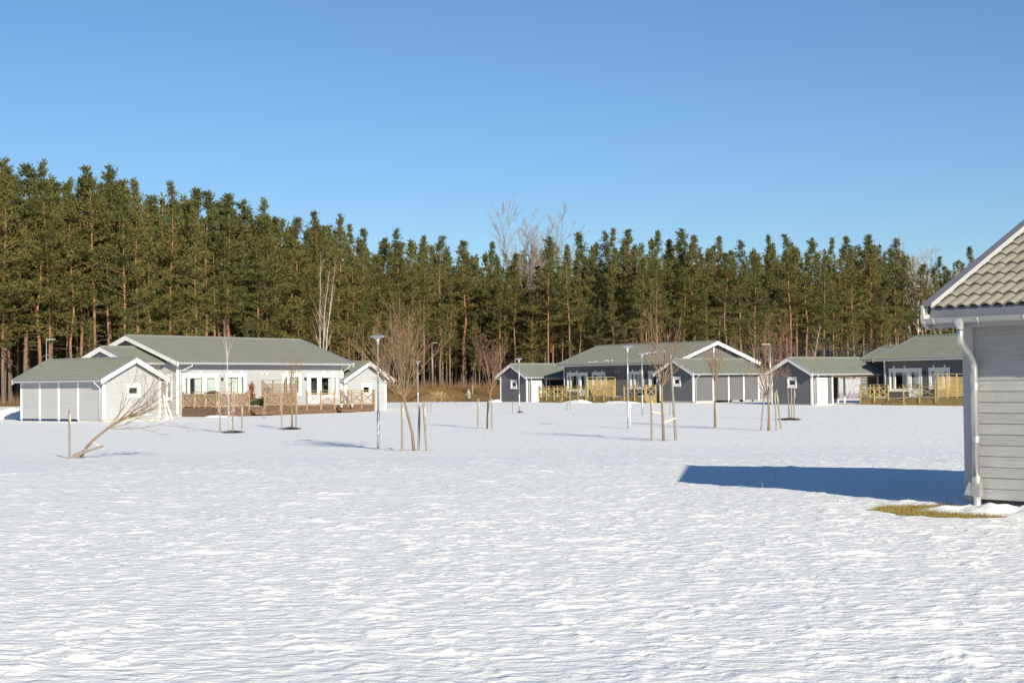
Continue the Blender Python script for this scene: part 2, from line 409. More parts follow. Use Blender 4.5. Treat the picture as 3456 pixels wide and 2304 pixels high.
def tile_slope(name, parent, mat, x0, x1, ye, ze, yr, zr, wave=.30, course=.35, amp=.032, per=6, axis='x', kind='stuff'):
    """wavy overlapping roof tiles from the eave line (ye, ze) to the ridge line (yr, zr)"""
    w = max(1, round((x1-x0)/wave)); nx = w*per; L = math.hypot(yr-ye, zr-ze); nc = max(1, round(L/course))
    dy, dz = (yr-ye)/L, (zr-ze)/L; sg = 1 if dy > 0 else -1; ny, nz = -dz*sg, abs(dy)
    V = []; F = []
    xs = np.linspace(x0, x1, nx+1); wv = amp*np.cos(np.arange(nx+1)*2*np.pi/per)
    for c in range(nc):
        for t, lift in ((c/nc, .034), ((c+1)/nc, -.008)):
            for i in range(nx+1):
                h = wv[i]+lift+amp; y = ye+dy*L*t+ny*h; z = ze+dz*L*t+nz*h
                V.append((xs[i], y, z) if axis == 'x' else (y, xs[i], z))
    m = nx+1
    for r in range(2*nc-1):
        for i in range(nx): q = r*m+i; F.append((q, q+1, q+m+1, q+m))
    # front edge thickness
    b = len(V)
    for i in range(m):
        y = ye+ny*(wv[i]+amp-.004); z = ze+nz*(wv[i]+amp-.004)-.0
        V.append((xs[i], y, z-.02) if axis == 'x' else (y, xs[i], z-.02))
    for i in range(nx): F.append((b+i, b+i+1, i+1, i))
    mb = MB(); mb.v = V; mb.f = F
    return mb.build(name, mat, parent, kind)
def half_gutter(name, parent, mat, a, b, r=.065, k=8):
    a = Vector(a); b = Vector(b); d = (b-a).normalized(); sd = Vector((d.y, -d.x, 0)); mb = MB()
    for p in (a, b):
        for rr in (r, r-.008):
            for j in range(k+1):
                t = math.pi*j/k; mb.v.append(tuple(p+sd*math.cos(t)*rr-Vector((0,0,1))*math.sin(t)*rr))
    m = k+1
    for lay in (0, 1):
        for j in range(k): q = lay*m+j; mb.f.append((q, q+1, q+2*m+1, q+2*m))
    for e in (0, 1):
        q = e*2*m; mb.f.append(tuple(q+j for j in range(m)))
    return mb.build(name, mat, parent, smooth=False)
def window(house, x0, x1, z0, z1, panes, y=0.0, out=-1, axis='x', cross=None, mats=None, curtain=None, name='window', depth=1.3, trim=.115):
    """real opening: trim proud of the wall, sashes, glass, a dark room box and curtains behind.
    panes: list of (a0, a1, b0, b1)"""
    mats = mats or M
    e = empty(name, (0,0,0), 0, 1, house)
    def B(nm, mat, a0, a1, d0, d1, b0, b1):
        lo, hi = sorted((y+out*d0, y+out*d1))
        return bx(nm, e, mat, a0, a1, lo, hi, b0, b1) if axis == 'x' else bx(nm, e, mat, lo, hi, a0, a1, b0, b1)
    B('trim', mats['white'], x0, x0+trim, .0, .05, z0, z1); B('trim', mats['white'], x1-trim, x1, .0, .05, z0, z1)
    B('trim', mats['white'], x0-.02, x1+.02, .0, .06, z1-.001, z1+trim*.9)
    if name == 'window': B('sill', mats['white'], x0-.02, x1+.02, .0, .075, z0-trim*.9, z0-.001)
    # sash field with holes for the panes
    xs = sorted(set([x0+trim, x1-trim] + [p for q in panes for p in q[:2]]))
    for i in range(len(xs)-1):
        a, b = xs[i]+.0005, xs[i+1]-.0005; zz = [(z0+.001, z1-.002)]
        for (p0, p1, q0, q1) in panes:
            if p0-.01 <= a and b <= p1+.01:
                zz = [(z0+.001, q0), (q1, z1-.002)]
        for q0, q1 in zz:
            if q1-q0 > .01: B('sash', mats['white'], a, b, -.05, .028, q0, q1)
    for (p0, p1, q0, q1) in panes:
        B('pane', M['glass'], p0+.001, p1-.001, -.028, -.020, q0+.001, q1-.001)
    # dark room behind
    mb = MB(); a0, a1, b0, b1 = x0+.05, x1-.05, z0+.02, z1-.02; d0, d1 = -.055, -depth
    def P(a, d, z): return (a, y+out*d, z) if axis == 'x' else (y+out*d, a, z)
    mb.quad(P(a0,d1,b0),P(a1,d1,b0),P(a1,d1,b1),P(a0,d1,b1)); mb.quad(P(a0,d0,b0),P(a0,d1,b0),P(a0,d1,b1),P(a0,d0,b1))
    mb.quad(P(a1,d0,b0),P(a1,d1,b0),P(a1,d1,b1),P(a1,d0,b1)); mb.quad(P(a0,d0,b0),P(a1,d0,b0),P(a1,d1,b0),P(a0,d1,b0)); mb.quad(P(a0,d0,b1),P(a1,d0,b1),P(a1,d1,b1),P(a0,d1,b1))
    mb.build('room', M['interior'], e)
    for (c0, c1, q0, q1) in (curtain or ()):
        mb = MB(); n = max(8, int((c1-c0)/.03)); V = []
        for i in range(n+1):
            a = c0+(c1-c0)*i/n; d = -.14-.025*math.sin(i*1.25)-.01*math.sin(i*.5+1); V.append((a, d))
        for i in range(n): mb.quad(P(V[i][0],V[i][1],q0),P(V[i+1][0],V[i+1][1],q0),P(V[i+1][0],V[i+1][1],q1),P(V[i][0],V[i][1],q1))
        mb.build('curtain', M['curtain'], e)
    return e
def barge(parent, x, yA, zA, yB, zB, out, wid=.30, th=.03, axis='y', mat=None, cap=None):
    """white verge board in two laps with a grey metal cap, following the roof slope at plane x"""
    mat = mat or M['white']; cap = cap or M['cap']
    def P(d, y, z): return (x+out*d, y, z) if axis == 'y' else (y, x+out*d, z)
    def strip(nm, m, d0, d1, t0, t1):
        mb = MB(); pts = [P(d0,yA,zA+t1),P(d0,yB,zB+t1),P(d0,yB,zB+t0),P(d0,yA,zA+t0)]
        dv = Vector(P(d1,0,0))-Vector(P(d0,0,0)); mb.prism(pts, dv); mb.build(nm, m, parent)
    strip('barge_board', mat, 0, th, -wid, -wid*.42); strip('barge_board', mat, 0, th+.022, -wid*.42+.002, .03)
    strip('verge_cap', cap, -.14, th+.05, .032, .062)
def downpipe(parent, pts, r=.045, mat=None):
    return MB().tube(pts, r, 8).build('downpipe', mat or M['steel'], parent, smooth=True)

# ------------------------------------------------------------------ main house template (one storey, two dwellings)
HL, HD, OV, VG = 17.1, 9.7, .76, .57           # wall length, depth, eave and verge overhang
EV, RISE = 3.74, 1.976                         # eave edge height above the ground and ridge rise
FLOOR = EV-3.19
def main_house(name, loc, rz):
    H = empty(name, loc, rz); S = M['light_siding']; yr = HD/2
    k = RISE/(HD/2+OV); roof_z = lambda y: EV+k*(y+OV) if y <= yr else EV+k*(HD-y+OV)
    zt = EV-.86
    def W(x0, x1, mirror): return (HL-x1, HL-x0) if mirror else (x0, x1)
    holes = []
    for mir in (0, 1):
        holes += [W(.5,2.55,mir)+(zt-1.74,zt), W(2.55,3.9,mir)+(FLOOR,zt), W(4.6,6.7,mir)+(zt-1.54,zt)]
    siding('cladding', H, S, 'x', 0, 0, HL, .10, EV-.02, -1, holes)
    gt = lambda z: (max(0, (z+.16-EV)/k-OV), HD-max(0, (z+.16-EV)/k-OV))
    siding('cladding', H, S, 'y', 0, 0, HD, .10, EV+RISE-.2, -1, (), gt)
    siding('cladding', H, S, 'y', HL, 0, HD, .10, EV+RISE-.2, 1, (), gt)
    siding('cladding', H, S, 'x', HD, 0, HL, .10, EV-.02, 1)
    bx('plinth', H, M['plinth'], .03, HL-.03, .03, HD-.03, -.4, .10)
    bx('ceiling', H, M['interior'], .05, HL-.05, .05, HD-.05, EV-.12, EV-.08)
    for x in (-.03, HL-.09): bx('corner_board', H, M['white'], x, x+.12, -.045, .10, .06, EV-.05)
    for x in (4.3, 8.55, 12.8): bx('joint_strip', H, S, x-.02, x+.02, -.028, .0, .12, EV-.12)
    # roof
    tile_slope('roof_tiles', H, M['tile'], -VG, HL+VG, -OV, EV, yr, EV+RISE)
    tile_slope('roof_tiles', H, M['tile'], -VG, HL+VG, HD+OV, EV, yr, EV+RISE, wave=.8, course=1.2)
    MB().prism([(-VG+.02,-OV+.03,EV-.02),(-VG+.02,yr,EV+RISE-.02),(-VG+.02,HD+OV-.03,EV-.02),(-VG+.02,HD+OV-.03,EV-.10),(-VG+.02,yr,EV+RISE-.12),(-VG+.02,-OV+.03,EV-.10)], (HL+2*VG-.04,0,0)).build('roof_deck', M['white'], H)
    mb = MB(); n = int((HL+2*VG)/.4)
    for i in range(n):
        x = -VG+.4*i+.02; mb.tube([(x,yr,EV+RISE+.035),(x+.40,yr,EV+RISE+.05)], [.10,.115], 8)
    mb.build('ridge_tiles', M['tile'], H, 'stuff')
    for x, o in ((-VG, -1), (HL+VG, 1)):
        barge(H, x, -OV-.02, EV+.02, yr, EV+RISE+.02, o); barge(H, x, HD+OV+.02, EV+.02, yr, EV+RISE+.02, o)
    bx('fascia', H, M['steel'], -VG+.03, HL+VG-.03, -OV+.01, -OV+.03, EV-.14, EV+.01)
    half_gutter('gutter', H, M['steel'], (-VG+.05,-OV-.06,EV-.07), (HL+VG-.05,-OV-.06,EV-.07))
    bx('soffit', H, M['white'], -VG+.04, HL+VG-.04, -OV+.032, -.05, EV-.155, EV-.125)
    for x in (.42, HL-.05):
        x2 = x-.22 if x < 1 else x+.16
        xx = .10 if x < 1 else HL-.02
        downpipe(H, [(x+.25 if x<1 else x+.1,-OV-.05,EV-.12),(x+.25 if x<1 else x+.1,-OV-.05,EV-.25),(xx+.07,-.11,EV-.62),(xx+.07,-.11,EV-.72),(xx+.07,-.11,.1)])
    # windows and doors, mirrored for the second dwelling
    for mir in (0, 1):
        pz = (zt-1.58, zt-.24)
        fx = lambda l: [W(a, b, mir)+(c, d) for a, b, c, d in l]
        a = W(.5, 2.55, mir)
        window(H, a[0], a[1], zt-1.74, zt-.002, fx([(.68,.96)+pz, (1.16,2.34)+pz]), curtain=fx([(.62,.98)+pz, (1.75,2.36)+pz] if not mir else [(.62,.98)+pz, (1.1,1.4)+pz]))
        a = W(2.555, 3.9, mir)
        d = window(H, a[0], a[1], FLOOR, zt-.002, fx([(2.80,3.56)+pz]), name='door', curtain=fx([(3.0,3.58)+pz] if not mir else [(3.38,3.6)+pz]))
        hx = W(2.70, 2.74, mir); bx('handle', d, M['steel'], hx[0], hx[1], -.09, -.03, FLOOR+.98, FLOOR+1.08)
        a = W(4.6, 6.7, mir)
        pz = (zt-1.36, zt-.20)
        window(H, a[0], a[1], zt-1.54, zt-.002, fx([(4.86,5.9)+pz, (6.12,6.42)+pz]), curtain=fx([(4.84,5.32)+pz, (5.36,5.92)+pz, (6.1,6.44)+pz]))
        for vx in (1.03, 2.14, 5.09, 6.2):
            v = W(vx-.075, vx+.075, mir); bx('vent', H, M['plate'], v[0], v[1], -.06, -.01, zt+.12, zt+.29)
        v = W(4.16, 4.27, mir); bx('wall_lamp', H, M['black'], v[0], v[1], -.14, -.015, zt-.43, zt-.21)
    bx('vent', H, M['plate'], 8.24, 8.34, -.05, -.01, zt+.03, zt+.13); bx('vent', H, M['plate'], 8.73, 8.83, -.05, -.01, zt+.03, zt+.13)
    return H
def annex(H, S, x0=-3.52):
    """lower porch roof against the left gable of a main house"""
    A = empty('annex', (0,0,0), 0, 1, H); yr, ye, yb = 4.05, 1.03, 7.07; E2 = EV; rz = 1.11; k = rz/3.02
    tile_slope('roof_tiles', A, M['tile'], x0, -.06, ye, E2, yr, E2+rz); tile_slope('roof_tiles', A, M['tile'], x0, -.06, yb, E2, yr, E2+rz, wave=.8, course=1.2)
    MB().prism([(x0+.02,ye+.03,E2-.02),(x0+.02,yr,E2+rz-.02),(x0+.02,yb-.03,E2-.02),(x0+.02,yb-.03,E2-.1),(x0+.02,yr,E2+rz-.12),(x0+.02,ye+.03,E2-.1)], (-x0-.08,0,0)).build('roof_deck', M['white'], A)
    mb = MB()
    for i in range(int(-x0/.4)): mb.tube([(x0+.4*i+.02,yr,E2+rz+.035),(x0+.4*i+.42,yr,E2+rz+.05)], [.10,.115], 8)
    mb.build('ridge_tiles', M['tile'], A, 'stuff')
    barge(A, x0, ye-.02, E2+.02, yr, E2+rz+.02, -1); barge(A, x0, yb+.02, E2+.02, yr, E2+rz+.02, -1)
    bx('fascia', A, M['steel'], x0+.03, -.1, ye+.01, ye+.03, E2-.14, E2+.01)
    half_gutter('gutter', A, M['steel'], (x0+.05,ye-.06,E2-.07), (-.1,ye-.06,E2-.07))
    gt = lambda z: (max(1.74, (z+.16-E2)/k+ye), 6.36-max(0,(z+.16-E2)/k+ye-1.74))
    siding('cladding', A, S, 'x', 1.74, x0+.46, -.03, .10, E2-.02, -1)
    siding('cladding', A, S, 'y', x0+.46, 1.74, 6.36, .10, E2+rz-.2, -1, (), gt)
    bx('plinth', A, M['plinth'], x0+.5, -.03, 1.78, 6.3, -.4, .10)
    bx('corner_board', A, M['white'], x0+.42, x0+.54, 1.69, 1.84, .06, E2-.05)
    downpipe(A, [(x0+.75,ye-.05,E2-.12),(x0+.75,ye-.05,E2-.25),(x0+.62,1.62,E2-.6),(x0+.62,1.62,.1)])
    return A

# ------------------------------------------------------------------ shed / carport template
SW, SWW, SR_, SL_ = 2.74, 2.27, 1.31, 8.94     # eave half width, wall half width, rise, length
SPK = 3.93                                     # ridge height above the ground
def shed(name, loc, rz, side=-1, sc=1.0):
    """gable toward -y. side = -1: boarded bays on the left, door and open carport on the right"""
    H = empty(name, loc, rz, sc); S = M['light_siding']; E0 = SPK-SR_; k = SR_/SW
    top = lambda z: (-(SPK-.16-z)/k, (SPK-.16-z)/k)
    B0 = .15
    siding('cladding', H, S, 'x', .4, -SWW, SWW, B0, SPK-.16, -1, [(-.40,.52,1.62,2.24)], top)
    siding('cladding', H, S, 'x', 2.80, -SWW, SWW, B0, SPK-.16, 1, (), top)
    bx('plinth', H, M['plinth'], -SWW+.02, SWW-.02, .42, 2.8, -.4, B0)
    window(H, -.46, .60, 1.56, 2.28, [(-.26,.40,1.74,2.10)], y=.4, depth=.8)
    for s in (-1, 1):
        xo = SWW*s
        bx('corner_board', H, M['white'], min(xo-.13*s, xo+.035*s), max(xo-.13*s, xo+.035*s), .355, .50, B0-.02, E0+.10)
        tile_slope('roof_tiles', H, M['tile'], 0, SL_, SW*s, E0, 0, SPK, axis='y', wave=.30)
        barge(H, 0, SW*s+.02*s, E0+.02, 0, SPK+.02, -1, axis='x', wid=.28); barge(H, SL_, SW*s+.02*s, E0+.02, 0, SPK+.02, 1, axis='x', wid=.28)
        bx('fascia', H, M['steel'], min(s*(SW-.01),s*(SW-.03)), max(s*(SW-.01),s*(SW-.03)), .03, SL_-.03, E0-.13, E0+.01)
        half_gutter('gutter', H, M['steel'], (s*(SW+.055),.06,E0-.06), (s*(SW+.055),SL_-.06,E0-.06), .06)
        bx('soffit', H, M['white'], min(s*(SW-.032),s*(SWW-.02)), max(s*(SW-.032),s*(SWW-.02)), .04, SL_-.04, E0-.15, E0-.12)
        downpipe(H, [(s*(SW+.05),.62,E0-.1),(s*(SW+.05),.62,E0-.2),(s*(SWW+.10),.62,E0-.5),(s*(SWW+.10),.62,E0-.6),(s*(SWW+.10),.62,.02)], .04)
    MB().prism([(-SW+.03,.02,E0-.02),(0,.02,SPK-.02),(SW-.03,.02,E0-.02),(SW-.03,.02,E0-.10),(0,.02,SPK-.11),(-SW+.03,.02,E0-.10)], (0,SL_-.04,0)).build('roof_deck', M['shade'], H)
    mb = MB()
    for i in range(int(SL_/.4)): mb.tube([(0,.4*i+.02,SPK+.035),(0,.4*i+.42,SPK+.05)], [.10,.115], 8)
    mb.build('ridge_tiles', M['tile'], H, 'stuff')
    # boarded side: store wall, then three raised panels between white posts
    xw = SWW*side
    siding('cladding', H, S, 'y', xw, .42, 2.80, B0, E0-.10, side)
    bays = [2.83, 4.76, 6.68, 8.60]
    for i in range(3): siding('bay_panel', H, S, 'y', xw, bays[i]+.06, bays[i+1]-.06, B0+.02, E0-.12, side)
    for i in range(3):
        bx('bay_backing', H, M['shade'], min(xw-.01*side, xw-.05*side), max(xw-.01*side, xw-.05*side), bays[i]+.05, bays[i+1]-.05, B0+.03, E0-.12)
    for y in bays:
        bx('post', H, M['white'], min(xw-.06*side, xw+.045*side), max(xw-.06*side, xw+.045*side), y-.075, y+.075, .12, E0-.08)
        bx('post_foot', H, M['steel'], min(xw-.03*side, xw+.02*side), max(xw-.03*side, xw+.02*side), y-.04, y+.04, -.3, .12)
    # door side
    xd = -SWW*side
    siding('cladding', H, S, 'y', xd, .42, 2.80, B0, E0-.10, -side, [(.95,2.2,0,2.27)])
    d = empty('door', (0,0,0), 0, 1, H)
    def D(nm, m, y0, y1, o0, o1, z0, z1): lo, hi = sorted((xd-side*o0, xd-side*o1)); return bx(nm, d, m, lo, hi, y0, y1, z0, z1)
    D('door_leaf', M['door_white'], 1.04, 2.11, -.03, .03, .10, 2.20)
    D('door_frame', M['white'], .95, 1.038, -.04, .05, .08, 2.29); D('door_frame', M['white'], 2.112, 2.2, -.04, .05, .08, 2.29); D('door_frame', M['white'], 1.04, 2.11, -.04, .05, 2.202, 2.29)
    D('handle', M['steel'], 1.98, 2.06, .03, .08, 1.08, 1.11); D('lock', M['steel'], 2.0, 2.04, .03, .045, 1.2, 1.25)
    for y in (2.83, 8.60):
        bx('post', H, M['white'], min(xd+.06*side, xd-.045*side), max(xd+.06*side, xd-.045*side), y-.075, y+.075, .02, E0-.08)
    bx('carport_beam', H, M['shed_beam'], min(xd-.03, xd+.03), max(xd-.03, xd+.03), 2.92, 8.5, E0-.30, E0-.125)
    # open far end: two posts and a slatted screen
    bx('post', H, M['white'], -side*-1.5-.06, -side*-1.5+.06, 8.54, 8.66, -.1, E0+.1)
    for i in range(16): bx('slat', H, M['dark_wood'], min(-side*.35, -side*2.2), max(-side*.35, -side*2.2), 8.56, 8.59, .25+i*.13, .32+i*.13)
    siding('cladding', H, S, 'x', 8.64, -SWW, SWW, E0-.10, SPK-.16, 1, (), top)
    return H

# ------------------------------------------------------------------ terrace with crossed railings
def terrace(name, loc, rz, wood, post, fascia, boards=False, x_end=16.9, screen=True, steps=((3.4,4.95),(12.35,13.8)), right=True):
    T = empty(name, loc, rz); F = FLOOR; yf = -3.6; RT = F+1.09
    mb = MB(); n = int((-.08-yf)/.125)
    for i in range(n): mb.box(.45, x_end, yf+.02+i*.125, yf+.135+i*.125, F-.03, F)
    mb.build('decking', wood, T, 'stuff')
    for i in range(4):
        z1 = F-.035-i*.15; bx('fascia_board', T, fascia, .42, x_end+.02, yf-.03-.002*(i%2), yf-.0, z1-.14, z1)
        bx('fascia_board', T, fascia, .39, .418, yf, -.06, z1-.14, z1); bx('fascia_board', T, fascia, x_end+.022, x_end+.05, yf, -.06, z1-.14, z1)
    for x in [.6+i*1.6 for i in range(int((x_end-.6)/1.6)+1)]: bx('joist', T, fascia, x, x+.05, yf+.02, -.1, F-.2, F-.032)
    def rail(p0, p1, bays, nrm):
        """posts, handrail, two rails and a crossed brace in every bay"""
        p0 = Vector(p0); p1 = Vector(p1); d = (p1-p0)/bays; nrm = Vector(nrm)
        u = d.normalized()
        for i in range(bays+1):
            q = p0+d*i; bar('post', T, post, q+Vector((0,0,F-.36)), q+Vector((0,0,RT-.02)), .095, .095, u)
        bar('handrail', T, post, p0+Vector((0,0,RT))-u*.12, p1+Vector((0,0,RT))+u*.12, .12, .032)
        for zz in (RT-.20, F+.10): bar('rail', T, post, p0+Vector((0,0,zz))+u*.05, p1+Vector((0,0,zz))-u*.05, .032, .07)
        for i in range(bays):
            a = p0+d*i+u*.06; b = p0+d*(i+1)-u*.06
            bar('brace', T, post, a+Vector((0,0,F+.14))+nrm*.012, b+Vector((0,0,RT-.24))+nrm*.012, .03, .06); bar('brace', T, post, a+Vector((0,0,RT-.24))-nrm*.02, b+Vector((0,0,F+.14))-nrm*.02, .03, .06)
            if boards and boards(p0+d*(i+.5)):
                m = int((b-a).length/.115)
                for j in range(m):
                    c = a+(b-a)*((j+.5)/m)-nrm*.06; bar('infill_board', T, M['grey_board'], c+Vector((0,0,F+.07)), c+Vector((0,0,RT-.10-.015*((j*7)%3))), .018, .10, nrm)
    X = [.5, steps[0][0], steps[0][1], 8.1] + ([9.3, 12.3, 13.85, x_end-.05] if right else [])
    fn = (0,-1,0)
    for i in range(0, len(X), 2):
        nb = max(1, round((X[i+1]-X[i])/1.48)); rail((X[i],yf-.06,0), (X[i+1],yf-.06,0), nb, fn)
    rail((.44,yf+.1,0), (.44,-.12,0), 3, (-1,0,0))
    if right: rail((x_end-.02,yf+.1,0), (x_end-.02,-.12,0), 3, (1,0,0))
    for s0, s1 in steps[:2 if right else 1]:
        for j in range(2):
            z = F-.19*(j+1); y0 = yf-.04-.32*(j+1)
            bx('step', T, wood, s0+.05, s1-.05+.5*(j==1), y0, y0+.33, z-.045, z); bx('step_riser', T, fascia, s0+.06, s1-.06+.5*(j==1), y0+.03, y0+.05, z-.19, z-.046)
    if screen:                                 # privacy screen between the two dwellings
        P = empty('privacy_screen', (0,0,0), 0, 1, T); xs = 8.25; st = F+1.88
        for y in (-3.62,-2.42,-1.22,-.10): bx('post', P, post, xs-.05, xs+.05, y-.05, y+.05, F-.36, st)
        bx('top_rail', P, post, xs-.055, xs+.055, -3.68, -.04, st+.002, st+.035)
        for i in range(19):
            z = F+.10+i*.083; bx('slat', P, post, xs+.052, xs+.075, -3.66, -.06, z, z+.046)
    return T
# ------------------------------------------------------------------ place the three houses, their sheds and terraces
YL, YM, YR = -.936, .943, .931
def fr(yaw): return Vector((math.cos(yaw), -math.sin(yaw), 0)), Vector((math.sin(yaw), math.cos(yaw), 0))
def at(O, yaw, x, y, z=None): t, u = fr(yaw); p = Vector((O[0],O[1],0))+t*x+u*y; p.z = O[2] if z is None else z; return p
DARK = {M['light_siding']: M['dark_siding']}
OL = (-23.73, 110.53, .30); OM = (5.33, 160.38, .44); OR = (31.24, 131.0, .30)
house_l = main_house('house', OL, -YL)
index_kids(house_l)
house_m = copy_tree(house_l, None, DARK); house_m.location = OM; house_m.rotation_euler.z = -YM
house_r = copy_tree(house_l, None, DARK); house_r.location = OR; house_r.rotation_euler.z = -YR
annex(house_l, M['light_siding']); annex(house_r, M['dark_siding'], -3.75)
# tall narrow window in the left gable wall of the pale house
window(house_l, .52, 1.12, 1.1, 2.84, [(.66,.98,1.26,2.70)], y=-.022, out=-1, axis='y', trim=.10, depth=.01)
# king post trim on the right gable of the middle house
bx('gable_trim', house_m, M['white'], HL+.01, HL+.05, HD/2-.06, HD/2+.06, 4.0, EV+RISE-.25)
tag(house_l, 'long pale grey single-storey house with brown weathered terrace', 'house', 'single-storey houses around the field')
tag(house_m, 'dark grey single-storey house in the middle with white gable at right', 'house', 'single-storey houses around the field')
tag(house_r, 'dark grey single-storey house partly hidden behind the near grey building', 'house', 'single-storey houses around the field')
SG = 'gabled sheds with carports'
shed_sl = shed('shed', (-23.721, 98.443, 4.108-SPK), -YL)
index_kids(shed_sl)
tag(shed_sl, 'pale grey shed at far left with four boarded bays and leaning sapling in front', 'shed', SG)
shed_sr = copy_tree(shed_sl); shed_sr.location = (-11.56,126.28,4.17-SPK*1.095); shed_sr.rotation_euler.z = -YL; shed_sr.scale = (1.095,)*3
tag(shed_sr, 'pale grey shed at the right end of the pale house behind the lamp post', 'shed', SG)
shed_ml = copy_tree(shed_sl, None, DARK); shed_ml.location = (-.22,164.08,4.37-SPK*1.04); shed_ml.rotation_euler.z = -YM; shed_ml.scale = (1.04,)*3
tag(shed_ml, 'dark grey shed with white door at the left end of the middle house', 'shed', SG)
shed_rl = copy_tree(shed_sl, None, DARK); shed_rl.location = (22.886,129.575,4.20-SPK); shed_rl.rotation_euler.z = -YR
tag(shed_rl, 'dark grey shed with white door and see-through carport beside the right house', 'shed', SG)
shed_mr = shed('shed', (14.693,142.695,4.39-SPK), -YM, side=1)
for ch in shed_mr.children_recursive:
    if ch.type == 'MESH' and ch.data.materials[0] in DARK:
        ch.material_slots[0].link = 'OBJECT'; ch.material_slots[0].material = M['dark_siding']
tag(shed_mr, 'dark grey shed with boarded bays in front of the middle house gable', 'shed', SG)
TG = 'wooden terraces along the house fronts'
tl = terrace('terrace', OL, -YL, M['old_wood'], M['rail_wood'], M['dark_wood'], boards=lambda p: p.x < 8.5)
tag(tl, 'weathered brown terrace with crossed railings in front of the pale house', 'terrace', TG)
tm = terrace('terrace', OM, -YM, M['new_wood'], M['new_wood'], M['new_fascia'], steps=((4.25,4.3),(12.35,13.8)))
tag(tm, 'new yellowish wooden terrace in front of the middle dark house', 'terrace', TG)
tr = terrace('terrace', OR, -YR, M['new_wood'], M['new_wood'], M['new_fascia'], x_end=11.0, right=False)
tag(tr, 'new yellowish wooden terrace of the right dark house, left of the downpipe', 'terrace', TG)
